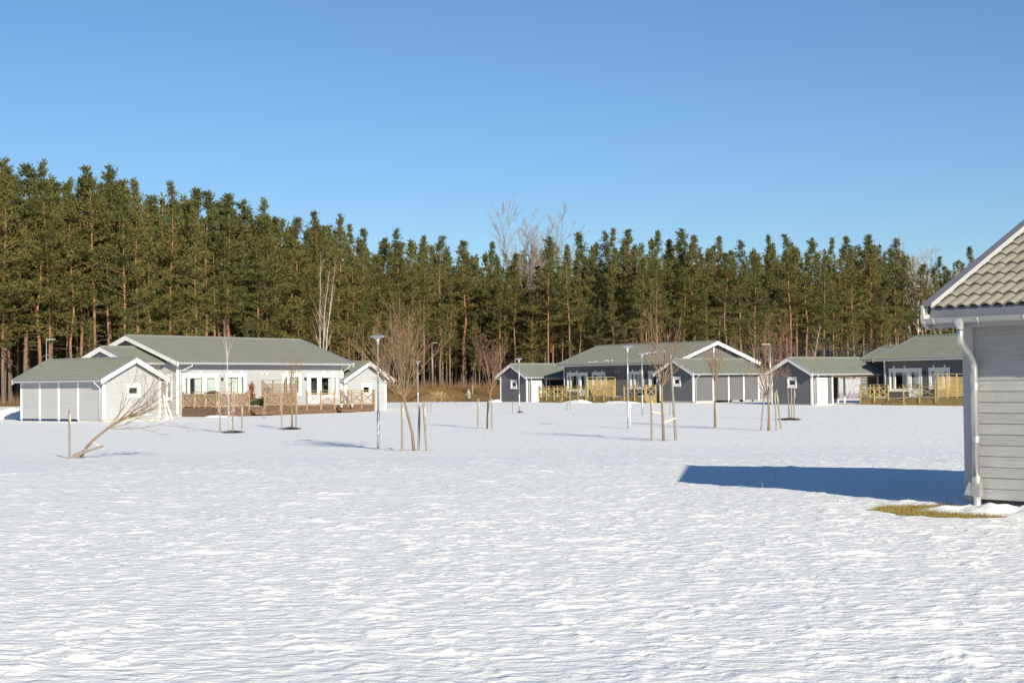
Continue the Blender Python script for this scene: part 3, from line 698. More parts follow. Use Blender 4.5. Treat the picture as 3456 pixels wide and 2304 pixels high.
# ------------------------------------------------------------------ near building at the right edge
YN = .853; ON = (5.179, 19.645)
near = empty('near_shed', (ON[0], ON[1], 0), -YN)
tag(near, 'mid grey boarded building with beige roof tiles and silver downpipe at the right edge', 'shed')
NE, NRISE, NW, NLEN = 3.113, 1.36, 2.74, 8.9; NS = M['near_siding']; nk = NRISE/NW
def near_building():
    b0 = .72; pitch = .1345
    prof = MB(); L = NLEN-.45-.4
    # one lapped board: bevelled lower lip, thin top edge tucked under the next
    prof.prism([(0,.03,0),(0,-.012,0),(0,-.016,.005),(0,-.004,.142),(0,.02,.142)], (L,0,0))
    me = prof.mesh('board', NS)
    for i in range(16):
        o = link('board', me, near); o.location = (.45, .45, b0+i*pitch)
    bx('wall_core', near, M['shade'], .36, NLEN-.35, .475, 2*NW-.47, .45, 3.05)
    bx('corner_board', near, M['near_trim'], .30, .448, .405, .62, .70, 2.94); bx('corner_board', near, M['near_trim'], NLEN-.44, NLEN-.3, .405, .62, .70, 2.94)
    bx('frieze_board', near, M['near_trim'], .45, NLEN-.442, .412, .44, 2.876, 2.945)
    bx('plinth', near, M['plinth'], .40, NLEN-.4, .50, 2*NW-.5, .2, .715)
    top = lambda z: (NW-(NE+NRISE-.2-z)/nk, NW+(NE+NRISE-.2-z)/nk)
    siding('cladding', near, NS, 'y', .34, .62, 2*NW-.45, .72, NE+NRISE-.2, -1, (), top)
    siding('cladding', near, NS, 'y', NLEN-.34, .62, 2*NW-.45, .72, NE+NRISE-.2, 1, (), top)
    siding('cladding', near, NS, 'x', 2*NW-.45, .34, NLEN-.34, .72, 2.95, 1)
    # roof
    sl = math.hypot(NW, NRISE); cy, cz = NW/sl, NRISE/sl
    P = 14; tw = .33; n = 2*P
    V = []; F = []
    def prf(a): return .046*abs(math.sin(math.pi*a/(tw/2)))**.8
    for t, lift in ((0,.026),(.05,.025),(.355,.0)):
        for i in range(n+1):
            a = (tw+.012)*i/n; h = prf(min(a, tw*.999) if a < tw else (a-tw))+lift
            V.append((a, t*cy-h*cz, t*cz+h*cy))
    m = n+1
    for r in range(2):
        for i in range(n): q = r*m+i; F.append((q, q+1, q+m+1, q+m))
    q0 = len(V)
    for i in range(n+1): a = (tw+.012)*i/n; h = prf(a if a < tw else a-tw)+.004; V.append((a, .006*cy-h*cz, .006*cz+h*cy))
    for i in range(n): F.append((q0+i, q0+i+1, i+1, i))
    tb = MB(); tb.v = V; tb.f = F; tme = tb.mesh('tile', M['near_tile']); 
    for p in tme.polygons: p.use_smooth = p.index < 2*n
    rnd = random.Random(3); courses = 9
    far = MB()
    for c in range(courses):
        t = c*.325-.02
        for j in range(26):
            x = .165+j*tw
            if x+tw > NLEN-.1: break
            off = Vector((x, t*cy, NE-.02+t*cz))
            if j < 12:
                o = link('tile', tme, near); o.location = off+Vector((rnd.uniform(-.002,.002),rnd.uniform(-.003,.003),rnd.uniform(-.002,.002)))
            else:
                k = len(far.v); far.v += [tuple(Vector(v)+off) for v in V]; far.f += [tuple(k+i for i in f) for f in F]
    far.build('far_tiles', M['near_tile'], near, 'stuff')
    tile_slope('rear_tiles', near, M['near_tile'], .16, NLEN-.16, 2*NW, NE, NW, NE+NRISE, wave=.33, course=.33)
    MB().prism([(.12,.02,NE-.03),(.12,NW,NE+NRISE-.03),(.12,2*NW-.02,NE-.03),(.12,2*NW-.02,NE-.09),(.12,NW,NE+NRISE-.10),(.12,.02,NE-.09)], (NLEN-.24,0,0)).build('roof_deck', M['shade'], near)
    mb = MB()
    for i in range(26): mb.tube([(.1+.33*i,NW,NE+NRISE+.05),(.45+.33*i,NW,NE+NRISE+.065)], [.11,.125], 10)
    mb.build('ridge_tiles', M['near_tile'], near, 'stuff')
    # verge: sloping metal sheet with a folded inner edge, barge boards under it
    for s, (ya, yb) in ((1,(-.03,NW)),(-1,(2*NW+.03,NW))):
        for x0, x1, o in ((-.02,.14,-1),(NLEN-.14,NLEN+.02,1)):
            za, zb = NE+.05-.03*nk, NE+NRISE+.065
            MB().prism([(x0,ya,za),(x0,yb,zb),(x0,yb,zb-.012),(x0,ya,za-.012)], (x1-x0,0,0)).build('verge_sheet', M['near_cap'], near)
            xe = x1 if o < 0 else x0
            MB().prism([(xe,ya,za-.04),(xe,yb,zb-.04),(xe,yb,zb+.022),(xe,ya,za+.022)], (.012*-o,0,0)).build('verge_fold', M['near_trim'], near)
            xb = 0 if o < 0 else NLEN
            MB().prism([(xb,ya-.01,za-.005),(xb,yb,zb-.005),(xb,yb,zb-.20),(xb,ya-.01,za-.17)], (.03*-o,0,0)).build('barge_board', M['near_trim'], near)
            MB().prism([(xb+.032*-o,ya+.04,za-.02),(xb+.032*-o,yb,zb-.02),(xb+.032*-o,yb,zb-.34),(xb+.032*-o,ya+.04,za-.30)], (.03*-o,0,0)).build('barge_board', M['near_trim'], near)
    # eave: flashing, gutter with brackets, soffit
    MB().prism([(.12,.005,NE+.0),(.12,.02,NE+.0),(.12,-.012,NE-.14),(.12,-.03,NE-.14)], (NLEN-.24,0,0)).build('eave_flashing', M['near_cap'], near)
    MB().box(.12, NLEN-.12, .06, .42, 2.948, 2.97).build('soffit', M['near_trim'], near)
    MB().box(.12, NLEN-.12, .022, .05, 2.86, NE-.03).build('fascia', M['near_trim'], near)
    half_gutter('gutter', near, M['near_gutter'], (.11,-.075,2.968), (NLEN-.1,-.075,2.968), .062, 12)
    bx('gutter_lip', near, M['near_gutter'], .11, NLEN-.1, -.142, -.134, 2.962, 2.976)
    for i in range(14):
        x = .24+i*.62; mb = MB(); pts = [(x,-.075+math.cos(a)*.066,2.966-math.sin(a)*.066) for a in [math.pi*j/8 for j in range(9)]]
        mb.tube(pts, .009, 5); mb.build('gutter_bracket', M['near_gutter'], near)
    MB().prism([(.06,-.15,3.02),(.06,.05,3.04),(.06,.05,2.84),(.06,-.04,2.86),(.06,-.13,2.92)], (.05,0,0)).build('gutter_end', M['near_trim'], near)
    # downpipe with funnel, two bends, clamps and leaf outlet
    fx = .585
    MB().lathe([(.085,.03),(.082,0),(.05,-.07),(.047,-.10)], 16, (fx,-.075,2.93)).build('pipe_funnel', M['near_pipe'], near, smooth=True)
    path = [(fx,-.075,2.84),(fx,-.075,2.76),(fx,-.07,2.71),(fx-.004,-.045,2.66),(fx-.03,.12,2.555),(fx-.05,.25,2.47),(fx-.062,.31,2.41),(fx-.065,.325,2.34),(fx-.066,.328,1.00)]
    MB().tube(path, .040, 16).build('downpipe', M['near_pipe'], near, smooth=True)
    px_, py_ = fx-.066, .328
    for z in (2.13, 1.47):
        MB().lathe([(.040,-.04),(.0455,-.04),(.0455,.04),(.040,.04)], 16, (px_,py_,z)).build('pipe_clamp', M['near_pipe'], near)
        MB().tube([(px_+.05,py_+.01,z),(px_+.12,py_+.02,z)], .013, 8).build('clamp_screw', M['near_pipe'], near)
        bx('clamp_arm', near, M['near_pipe'], px_-.01, px_+.01, py_, .43, z-.015, z+.015)
    MB().lathe([(.0,1.02),(.058,1.02),(.06,1.0),(.06,.93),(.052,.90)], 16, (px_,py_,0)).build('pipe_collar', M['near_pipe'], near, smooth=True)
    MB().box(px_-.055, px_+.06, py_-.045, py_+.05, .765, .93).build('leaf_box', M['near_pipe'], near)
    sp = MB(); sp.quad((px_-.055,py_-.05,.93),(px_-.057,py_-.05,.77),(px_-.14,py_-.07,.78),(px_-.075,py_-.055,.94)); sp.quad((px_-.055,py_+.05,.93),(px_-.057,py_+.05,.77),(px_-.14,py_+.06,.78),(px_-.075,py_+.055,.94)); sp.quad((px_-.057,py_-.05,.765),(px_-.057,py_+.05,.765),(px_-.15,py_+.06,.775),(px_-.15,py_-.07,.775))
    sp.build('outlet_spout', M['near_pipe'], near)
    bx('outlet_mouth', near, M['black'], px_-.0585, px_-.0555, py_-.042, py_+.047, .785, .925)
    MB().tube([(px_,py_,.765),(px_,py_,.5)], .05, 14).build('pipe_socket', M['near_gutter'], near, smooth=True)
near_building()
def heap(name, c, ax, half, h, seed, label, cat='snow bank', rot=0.0, nx=40, ny=16, lum=.35, mat=None, skew=0.0):
    """lumpy mound draped on the ground"""
    V = []; F = []; rx, ry = half; cs, sn = math.cos(rot), math.sin(rot)
    for j in range(ny+1):
        for i in range(nx+1):
            u = -1+2*i/nx; v = -1+2*j/ny; x = u*rx; y = v*ry*(1+.25*float(perlin(np.array(u*2.+seed), np.array(1.5), seed)))
            X = c[0]+x*cs-y*sn; Y = c[1]+x*sn+y*cs
            f = max(0, 1-abs(u)**3.0)*max(0, 1-v*v)**.75
            n = float(perlin(np.array(X*ax), np.array(Y*ax), seed)); n2 = float(perlin(np.array(X*ax*2.7), np.array(Y*ax*2.7), seed+1))
            V.append((X, Y, gzs(X, Y)-.06+h*f*(1+lum*n*2+lum*n2)+ (.06*f)))
    for j in range(ny):
        for i in range(nx): q = j*(nx+1)+i; F.append((q, q+1, q+nx+2, q+nx+1))
    mb = MB(); mb.v = V; mb.f = F
    o = mb.build(name, mat or M['snow'], smooth=True); tag(o, label, cat); return o
p = at((ON[0],ON[1],0), YN, 3.0, .02)
heap('snow_bank', p, 2.4, (3.35,.42), .12, 3, 'low lumpy snow bank along the foot of the near building', rot=-YN, nx=120, ny=26, lum=.5)
# dry grass tufts on the bare strip
def blades(name, pts, mat, h, w, seed, parent=None, kind='stuff', lean=.6):
    rs = np.random.RandomState(seed); n = len(pts); pts = np.asarray(pts, float)
    a = rs.rand(n)*2*np.pi; L = h*(.5+.8*rs.rand(n)); d = np.stack([np.cos(a)*lean*rs.rand(n), np.sin(a)*lean*rs.rand(n), np.ones(n)], -1); d /= np.linalg.norm(d, axis=1)[:,None]
    b = rs.rand(n)*2*np.pi; s = np.stack([np.cos(b), np.sin(b), 0*b], -1)*w/2
    co = np.stack([pts-s, pts+s, pts+d*L[:,None]], 1).reshape(-1, 3)
    me = tri_mesh(name, co, 3, mat); return link(name, me, parent, kind)
def tri_mesh(name, co, k, mat):
    n = len(co)//k; me = bpy.data.meshes.new(name); me.vertices.add(len(co)); me.vertices.foreach_set('co', co.astype(np.float32).ravel())
    me.loops.add(n*k); me.loops.foreach_set('vertex_index', np.arange(n*k, dtype=np.int32)); me.polygons.add(n)
    me.polygons.foreach_set('loop_start', np.arange(0, n*k, k, dtype=np.int32)); me.update(); me.materials.append(mat); return me
rs = np.random.RandomState(5); gx = 3.9+rs.rand(60000)*2.8; gy = 17.6+rs.rand(60000)*3.6; keep = cover_mask(gx, gy) > .38
gp = np.stack([gx, gy, gz(gx, gy)-.03], -1)[keep]
o = blades('dry_grass', gp, M['dry_grass'], .06, .008, 2, lean=1.6); tag(o, 'bare strip of dry yellowish grass by the near building', 'grass', kind='stuff')
# loose snow heaps round the terraces
heap('snow_bank', at(OM, YM, 8.9, -5.4), .8, (1.7,.9), .30, 5, 'rounded snow heap in front of the middle terrace screen', rot=-YM)
heap('snow_bank', at(OM, YM, 15.4, -5.3), .8, (2.6,.8), .20, 6, 'uneven snow heap at the right end of the middle terrace', rot=-YM)
heap('snow_bank', at(OM, YM, -9.0, -1.8), .8, (1.6,.7), .2, 9, 'small snow heap at the left wall of the middle shed', rot=0)
heap('snow_bank', at(OL, YL, .2, -4.3), .9, (1.5,.5), .12, 7, 'small ragged snow heap at the left corner of the brown terrace', rot=0)
heap('snow_bank', (-36.2, 109.5, 0), .5, (3.0,2.2), .6, 8, 'snow heap ploughed up behind the far left shed', rot=.2)
def deck_snow(loc, yaw, spots, label):
    mb = MB(); F = FLOOR
    rnd = random.Random(int(loc[0]*10))
    for (x, y, a, b) in spots:
        n = 14; k = len(mb.v); mb.v.append((x, y, F+.06))
        for i in range(n):
            t = 2*math.pi*i/n; q = .75+.5*rnd.random(); mb.v.append((x+a*q*math.cos(t), max(-3.5, min(-.15, y+b*q*math.sin(t))), F+.006))
        mb.f += [(k, k+1+i, k+1+(i+1)%n) for i in range(n)]
    o = mb.build('deck_snow', M['snow'], smooth=True); o.location = loc; o.rotation_euler.z = -yaw; tag(o, label, 'snow', kind='stuff')
deck_snow(OM, YM, [(1.6,-2.6,1.3,.8),(4.0,-2.2,1.2,.9),(6.4,-1.6,1.2,1.0),(11,-2.4,1.4,.8),(14.6,-2.4,1.2,.8)], 'thin patches of snow lying on the middle terrace')
deck_snow(OR, YR, [(1.5,-2.5,1.2,.8),(4.2,-2.2,1.3,.9),(6.8,-2.0,1.3,.9)], 'thin patches of snow lying on the right terrace')
deck_snow(OL, YL, [(2.2,-2.7,1.0,.6),(6.0,-2.4,1.4,.8),(11.0,-2.6,1.3,.7),(14.3,-2.5,1.5,.8)], 'thin patches of snow lying on the brown terrace')

# ------------------------------------------------------------------ lamp posts, ladder, plants, car, person
def lamp_post(loc, label, H=4.0, rz=0):
    e = empty('lamp_post', loc, rz); tag(e, label, 'lamp post', 'lamp posts on the field')
    MB().tube([(0,0,-.3),(0,0,1.30),(0,0,1.36)], [.054,.054,.034], 14).build('lower_pole', M['galv'], e, smooth=True)
    MB().tube([(0,0,1.36),(0,0,H-.36)], [.034,.030], 12).build('upper_pole', M['galv'], e, smooth=True)
    MB().lathe([(.030,-.36),(.042,-.27),(.058,-.18),(.05,-.16)], 14, (0,0,H)).build('collar', M['steel'], e, smooth=True)
    MB().lathe([(.045,-.185),(.14,-.135),(.285,-.075),(.29,-.065)], 24, (0,0,H)).build('diffuser', M['lampglass'], e)
    MB().lathe([(.292,-.066),(.20,-.035),(.09,-.008),(.0,.0)], 24, (0,0,H)).build('lamp_cap', M['galv'], e)
    bx('hatch', e, M['steel'], -.022, .022, -.06, -.045, .55, .85)
    return e
lamp_post((-4.69,54.48,.02), 'tallest-looking lamp post, left of centre beside the big staked sapling')
lb = lamp_post((5.51,74.49,.07), 'lamp post with small box on its pole in front of the middle house')
bx('cable_box', lb, M['plate'], .06, .13, -.06, .06, 1.02, 1.28); MB().tube([(.09,0,1.02),(.09,0,.1)], .012, 6).build('cable', M['plate'], lb)
lamp_post((8.19,98.5,.19), 'farther of two neighbouring lamp posts before the middle house')
lamp_post((.49,113.95,.19), 'small-looking lamp post in front of the middle left shed')
lamp_post((-7.83,129.3,.33), 'distant lamp post seen through the big sapling crown')
def street_lamp(loc, H, arm, label):
    e = empty('path_lamp', loc); tag(e, label, 'lamp post', 'path lamps by the forest')
    MB().tube([(0,0,-.3),(0,0,H)], [.07,.04], 10).build('pole', M['galv'], e, smooth=True)
    MB().box(min(0,arm*.75), max(0,arm*.75), -.09, .09, H+.01, H+.07).build('lamp_head', M['steel'], e)
    return e
street_lamp((-11.4,222,gzs(-11.4,222)), 6.4, 1, 'slim path lamp with arm on the brown slope')
street_lamp((-40.3,135,gzs(-40.3,135)), 5.9, 1, 'slim path lamp rising behind the far left shed roof')
street_lamp((24.8,150,gzs(24.8,150)), 5.4, -1, 'slim path lamp rising behind the two dark sheds at right')
# stepladder by the left shed
Sp = lambda x, y, z: at((-23.721,98.443,0), YL, x, y, z)
e = empty('stepladder', Sp(3.2,1.0,.18), -YL); tag(e, 'white stepladder leaning between pale shed and house', 'ladder')
for s in (-.2, .2):
    bar('rail', e, M['ladder'], (-.02+s*.3,s,0), (-.25,s*.6,1.68), .05, .08); bar('rear_leg', e, M['ladder'], (.45,s,0), (-.22,s*.6,1.64), .06, .09)
for i in range(6): bx('tread', e, M['ladder'], -.10-.035*i, .06-.035*i, -.19+.01*i, .19-.01*i, .2+.25*i, .23+.25*i)
# things on the brown terrace
g = empty('covered_grill', at(OL, YL, 1.35, -2.2, OL[2]+FLOOR), -YL); tag(g, 'black covered grill behind the left terrace railing', 'grill')
MB().lathe([(.0,1.18),(.18,1.17),(.42,1.08),(.52,.95),(.53,.7)], 20).build('hood', M['black'], g, smooth=True); MB().lathe([(.53,.7),(.45,.55),(.3,.42)], 20).build('bowl', M['black'], g)
for a in (0, 2.1, 4.2): bar('leg', g, M['steel'], (.25*math.cos(a),.25*math.sin(a),.5), (.4*math.cos(a),.4*math.sin(a),0), .03, .03)
def leafy(name, loc, pts, mat, size, seed, label, cat, stem=None):
    rs = np.random.RandomState(seed); e = empty(name, loc); tag(e, label, cat)
    c = np.repeat(pts, 10, 0)+rs.randn(len(pts)*10, 3)*size*.6; d = rs.randn(len(c), 3); d[:,2] += .4; d /= np.linalg.norm(d, axis=1)[:,None]
    s = np.cross(d, rs.randn(len(c), 3)); s /= np.linalg.norm(s, axis=1)[:,None]
    co = np.stack([c, c+d*size*.5+s*size*.22, c+d*size, c+d*size*.5-s*size*.22], 1).reshape(-1, 3)
    link('foliage', tri_mesh('foliage', co, 4, mat), e, 'stuff')
    MB().tube([(0,0,-.05),(.02,.01,stem or .6),(0,0,(stem or .6)*1.8)], [.03,.022,.008], 6).build('stem', M['twig'], e)
    return e
rs = np.random.RandomState(11); t = rs.rand(70); pts = np.stack([rs.randn(70)*.13*(1-t*.7), rs.randn(70)*.13*(1-t*.7), .5+t*1.15], -1)
leafy('withered_shrub', at(OL, YL, 5.75, -1.5, OL[2]+FLOOR), pts, M['dry_leaf'], .13, 1, 'withered reddish columnar shrub beside the slatted terrace screen', 'shrub', .6)
pts = np.stack([rs.randn(120)*.5, rs.randn(120)*.3, .15+np.abs(rs.randn(120))*.16], -1)
leafy('juniper', at(OL, YL, 6.0, -2.2, OL[2]+FLOOR), pts, M['juniper'], .15, 2, 'low green juniper at the foot of the withered shrub', 'shrub', .2)
for x, nm in ((12.55,'left'), (13.75,'right')):
    pz = empty('flower_pot', at(OL, YL, x, -4.12, OL[2]+FLOOR-.19), -YL); tag(pz, 'small white pot on the terrace steps, %s one of two' % nm, 'pot', 'pots on the terrace steps')
    MB().lathe([(.0,.0),(.085,.0),(.12,.22),(.13,.22),(.13,.25),(.115,.25),(.10,.2),(.0,.19)], 16).build('pot', M['white'], pz, smooth=True); MB().lathe([(.0,.20),(.105,.20)], 14).build('soil', M['mulch'], pz)
# car standing in the boarded carport
ca = empty('parked_car', at((14.693,142.695,.46), YM, 1.0, 5.6), -YM+math.pi/2); tag(ca, 'dark parked car mostly hidden behind the boarded carport bays', 'car')
MB().prism([(-2.1,-.85,.35),(-2.15,-.85,.75),(-1.3,-.85,.9),(-.7,-.85,1.38),(.9,-.85,1.4),(1.6,-.85,.95),(2.1,-.85,.85),(2.12,-.85,.35)], (0,1.7,0)).build('body', M['car'], ca)
for x in (-1.25, 1.3):
    for y in (-.9, .72):
        w = MB().tube([(x,y,.31),(x,y+.2,.31)], .31, 18).build('wheel', M['tyre'], ca); MB().tube([(x,y-.005,.31),(x,y+.205,.31)], .17, 12).build('rim', M['steel'], w)
# walker on the slope
def person():
    px, py = -5.7, 203.0; z0 = gzs(px, py)-.02
    e = empty('person', (px, py, z0), R(-18)); tag(e, 'walking person in grey coat and pale hat on the brown slope', 'person')
    # joints of one continuous body
    J = [(0,0,.90),(0,0,1.08),(0,.01,1.28),(0,.01,1.40),(0,-.02,1.47),(0,-.04,1.55),(0,-.03,1.66),
         (-.17,.01,1.36),(-.25,-.04,1.12),(-.28,-.12,.90),(-.285,-.14,.82), (.17,.01,1.36),(.25,.05,1.12),(.30,.02,.88),(.31,.0,.80),
         (-.09,0,.86),(-.10,-.08,.48),(-.09,-.02,.08),(-.09,-.15,.04), (.09,0,.86),(.10,.03,.48),(.09,.14,.09),(.09,.02,.04)]
    Ed = [(0,1),(1,2),(2,3),(3,4),(4,5),(5,6),(2,7),(7,8),(8,9),(9,10),(2,11),(11,12),(12,13),(13,14),(0,15),(15,16),(16,17),(17,18),(0,19),(19,20),(20,21),(21,22)]
    Rd = [.15,.14,.16,.08,.055,.09,.075,.075,.055,.042,.045,.075,.055,.042,.045,.10,.065,.045,.045,.10,.065,.045,.045]
    me = bpy.data.meshes.new('body'); me.from_pydata(J, Ed, []); me.materials.append(M['trouser'])
    b = link('body', me, e); sk = b.modifiers.new('skin', 'SKIN'); b.modifiers.new('sub', 'SUBSURF').levels = 2; b.modifiers['sub'].render_levels = 2
    for i, v in enumerate(me.skin_vertices[0].data): v.radius = (Rd[i], Rd[i]*.85); v.use_root = i == 0
    V = MB().lathe([(.235,.52),(.225,.70),(.205,.90),(.185,1.05),(.205,1.25),(.20,1.36),(.11,1.435),(.075,1.44)], 18); V.v = [(x*1.05, y*.78, z) for x, y, z in V.v]; V.build('coat', M['coat'], e, smooth=True)
    for s, d in ((-1,(-.04,-.12)),(1,(.05,.02))):
        MB().tube([(s*.16,.01,1.37),(s*.25,d[0],1.12),(s*.295,d[1],.89)], [.085,.068,.058], 10).build('sleeve', M['coat'], e, smooth=True)
        MB().tube([(s*.295,d[1],.89),(s*.30,d[1]-.01,.84),(s*.30,d[1]-.03,.78)], [.045,.052,.03], 8).build('glove', M['glove'], e, smooth=True)
    MB().lathe([(.0,1.70),(.06,1.685),(.10,1.64),(.108,1.595),(.10,1.575)], 14, (0,-.025,0)).build('hat', M['hat'], e, smooth=True)
    MB().lathe([(.06,1.46),(.078,1.49),(.09,1.54),(.092,1.585),(.07,1.61)], 14, (0,-.045,0)).build('face', M['skin'], e, smooth=True)
    MB().tube([(0,-.13,1.55),(0,-.155,1.52),(0,-.13,1.505)], [.012,.018,.012], 6).build('nose', M['skin'], e)
    MB().prism([(-.10,-.14,1.44),(.10,-.14,1.44),(.03,-.175,1.30),(-.02,-.175,1.30)], (0,.05,.01)).build('scarf', M['scarf'], e)
    b = empty('handbag', (px-.30, py-.12, z0+.55)); tag(b, 'dark handbag hanging from the walking person\'s hand', 'bag')
    MB().prism([(-.10,-.06,0),(.10,-.06,0),(.09,-.05,.2),(-.09,-.05,.2)], (0,.1,0)).build('bag_body', M['trouser'], b); MB().tube([(-.07,0,.2),(0,0,.33),(.07,0,.2)], .012, 5).build('strap', M['trouser'], b)
person()
# ------------------------------------------------------------------ bare saplings and their stakes
def sprout(mb, p, d, L, r, rng, depth, droop=0.0, wig=.12, k=4, seg=4, kids_n=0, spread=.6, ratio=.5, rmin=.004, up=.25, tw=None):
    """one branch as a bent tapering tube, then its side shoots"""
    pts = [Vector(p)]; d = Vector(d).normalized()
    for i in range(seg):
        d = (d+Vector((rng.gauss(0,wig),rng.gauss(0,wig),rng.gauss(0,wig)+up*.25-droop*.25))).normalized(); pts.append(pts[-1]+d*L/seg)
    rad = [max(rmin, r*(1-.75*i/seg)) for i in range(seg+1)]
    tgt = mb if depth > 1 or tw is None else tw
    tgt.tube(pts, rad, k if depth > 1 else 3, cap=False)
    if depth > 0:
        for j in range(kids_n):
            t = .18+.78*(j+rng.random())/kids_n; i = min(seg-1, int(t*seg)); q = pts[i].lerp(pts[i+1], t*seg-i)
            ax = (pts[i+1]-pts[i]).normalized(); sd = ax.cross(Vector((rng.gauss(0,1),rng.gauss(0,1),rng.gauss(0,1)))).normalized()
            nd = (ax*(1-spread*.35)+sd*spread+Vector((0,0,up*.5))).normalized()
            sprout(mb, q, nd, L*ratio*(.6+.6*rng.random())*(1.15-.55*t), rad[i]*.6, rng, depth-1, droop, wig*1.2, 3, 3, max(2, kids_n-2), spread, ratio, rmin, up, tw)
def sapling(name, loc, trunk, r0, shoots, top, seed, label, bark, twig, fan=.55, kn=5, rmin=.0028, cat='tree', lean=(0,0), droop=0.0, sub=2, start=0.0):
    rng = random.Random(seed); e = empty(name, loc); tag(e, label, cat, 'young bare trees on the field')
    tp = [Vector(t) for t in trunk]
    MB().tube(tp, [r0*(1-.45*i/(len(tp)-1)) for i in range(len(tp))], 9).build('trunk', bark, e, smooth=True)
    br = MB(); tw = MB(); head = tp[-1]; axis = (tp[-1]-tp[-2]).normalized()
    for i in range(shoots):
        a = 2*math.pi*(i+.4*rng.random())/shoots; f = fan*(.25+.75*((i*7) % shoots)/shoots)*(.8+.4*rng.random())
        side = axis.cross(Vector((math.cos(a),math.sin(a),.1))).normalized()
        d = (axis+side*f+Vector((lean[0],lean[1],0))).normalized(); L = (top-head.z if axis.z > .75 else top)*(.62+.42*rng.random())*(1-.25*f)
        b0 = tp[-1].lerp(tp[-2], start*rng.random())
        sprout(br, b0, d, L, r0*.30, rng, sub, droop, .10, 5, 7, kn, .62, .42, rmin, .20, tw)
    br.build('branches', bark, e, 'stuff'); tw.build('twigs', twig, e, 'stuff')
    return e
WB, TW = M['willow_bark'], M['twig']
sapling('young_tree', (-3.25,51.39,.06), [(0,0,-.1),(-.06,0,.6),(-.22,.02,1.25),(-.33,.05,1.72)], .055, 24, 5.3, 21, 'big bare sapling with broad brown crown beside the tallest lamp post', WB, TW, 1.0, 7)
sapling('young_tree', (-1.27,76.35,.08), [(0,0,-.1),(.03,0,.7),(.16,0,1.5),(.24,0,1.95)], .046, 12, 4.8, 22, 'slender bare sapling between three stakes left of the middle shed', WB, M['red_twig'], .75, 5)
sapling('young_tree', (5.68,58.87,.04), [(0,0,-.1),(-.02,0,.8),(-.05,0,1.6),(-.04,0,2.05)], .06, 13, 5.5, 23, 'bare sapling with tall broken stake in front of the middle house', WB, M['red_twig'], .85, 5)
sapling('young_tree', (9.73,75.18,.07), [(0,0,-.1),(0,0,.8),(.02,0,1.5),(.02,0,2.1)], .055, 12, 4.5, 24, 'compact bare sapling in front of the boarded carport bays', WB, TW, .5, 6)
sapling('young_tree', (11.39,69.61,.06), [(0,0,-.1),(.03,0,.6),(.02,0,1.25),(-.02,0,1.5)], .062, 13, 5.2, 25, 'bare sapling with splayed stakes before the right dark shed', WB, TW, .8, 5)
sapling('young_tree', (15.26,86.2,.13), [(0,0,-.05),(-.02,0,.8),(-.06,0,1.6),(-.10,0,2.2)], .04, 10, 3.1, 26, 'thin sapling with two upright stakes at the right dark shed window', WB, M['red_twig'], .7, 6)
sapling('young_tree', (-13.43,73.99,.07), [(0,0,-.05),(-.03,0,1.2),(-.06,0,2.6),(-.12,0,4.3)], .030, 20, 5.7, 27, 'thin young birch with three stakes in front of the brown terrace', M['birch'], M['red_twig'], .85, 5, start=2.6, sub=2)
sapling('young_tree', (-11.16,78.89,.09), [(0,0,-.05),(.02,0,.9),(-.02,0,1.8),(.02,0,3.0)], .05, 18, 4.5, 28, 'thin bare sapling with two stakes before the slatted terrace screen', WB, M['red_twig'], .9, 5, start=1.6)
# the toppled one: trunk bent low to the right, crown resting in the air
sapling('toppled_tree', (-13.18,47.45,.10), [(0,0,-.05),(.22,-.02,.33),(.48,-.04,.60),(.90,-.02,.93),(1.25,0,1.15),(1.62,.05,1.37)], .048, 15, 2.8, 31, 'toppled sapling leaning right with crown before the far left shed', WB, TW, .9, 6, lean=(.35,0), sub=2, start=2.4)
for m_ in (): pass
def stake(loc, top, label, r=.035, tie=False):
    e = empty('support_stake', loc); tag(e, label, 'stake', 'wooden tree stakes')
    t = Vector(top); MB().tube([(0,0,-.15),t*.5,t*.97,t], [r,r,r*.95,r*.8], 7).build('stake', M['stake'], e)
    if tie: MB().tube([t*.93+Vector((0,0,0)), t*.90+Vector((.03,-.02,-.12)), t*.75+Vector((.05,-.02,-.1))], [.03,.022,.012], 5).build('strap', M['strap'], e)
    return e
def stake_px(x, y, z, dx, h, label, r=.035, tie=False): return stake((x, y, z), (dx, 0, h), label, r, tie)
stake_px(-3.63,51.18,.06,0,1.61,'left stake of the big sapling by the tallest lamp post',.04,True)
stake_px(-3.14,51.75,.06,.06,1.50,'middle stake behind the big sapling trunk',.04)
stake_px(-2.83,51.25,.06,-.10,1.63,'right stake of the big sapling by the tallest lamp post',.042,True)
stake_px(-1.73,76.49,.08,.05,1.48,'left stake of the slender sapling near the middle shed',.04,True)
stake_px(-1.24,76.6,.08,.02,1.46,'middle stake close behind the slender sapling trunk',.035)
stake_px(-1.02,75.84,.07,0,1.50,'right stake of the slender sapling near the middle shed',.04)
stake_px(5.24,58.98,.04,0,1.73,'left stake tied to the sapling before the middle house',.045,True)
stake_px(6.15,59.04,.04,-.16,3.27,'tall leaning stake right of the sapling before the middle house',.045)
stake_px(6.22,59.4,.04,-.12,1.62,'short broken stake behind the tall leaning stake',.04)
stake_px(9.81,75.3,.07,-.03,1.15,'short stake hidden beside the compact sapling',.03,True)
stake_px(11.05,69.72,.06,.21,1.68,'left splayed stake of the sapling before the right dark shed',.04)
stake_px(11.74,69.49,.06,-.07,1.73,'right stake of the sapling before the right dark shed',.04)
stake_px(12.3,71.6,.06,-.2,1.80,'rear leaning stake between the two right saplings',.04,True)
stake_px(15.49,86.72,.13,0,1.74,'left upright stake of the thin sapling at the right shed',.035)
stake_px(15.61,86.68,.13,.04,1.76,'right upright stake of the thin sapling at the right shed',.035,True)
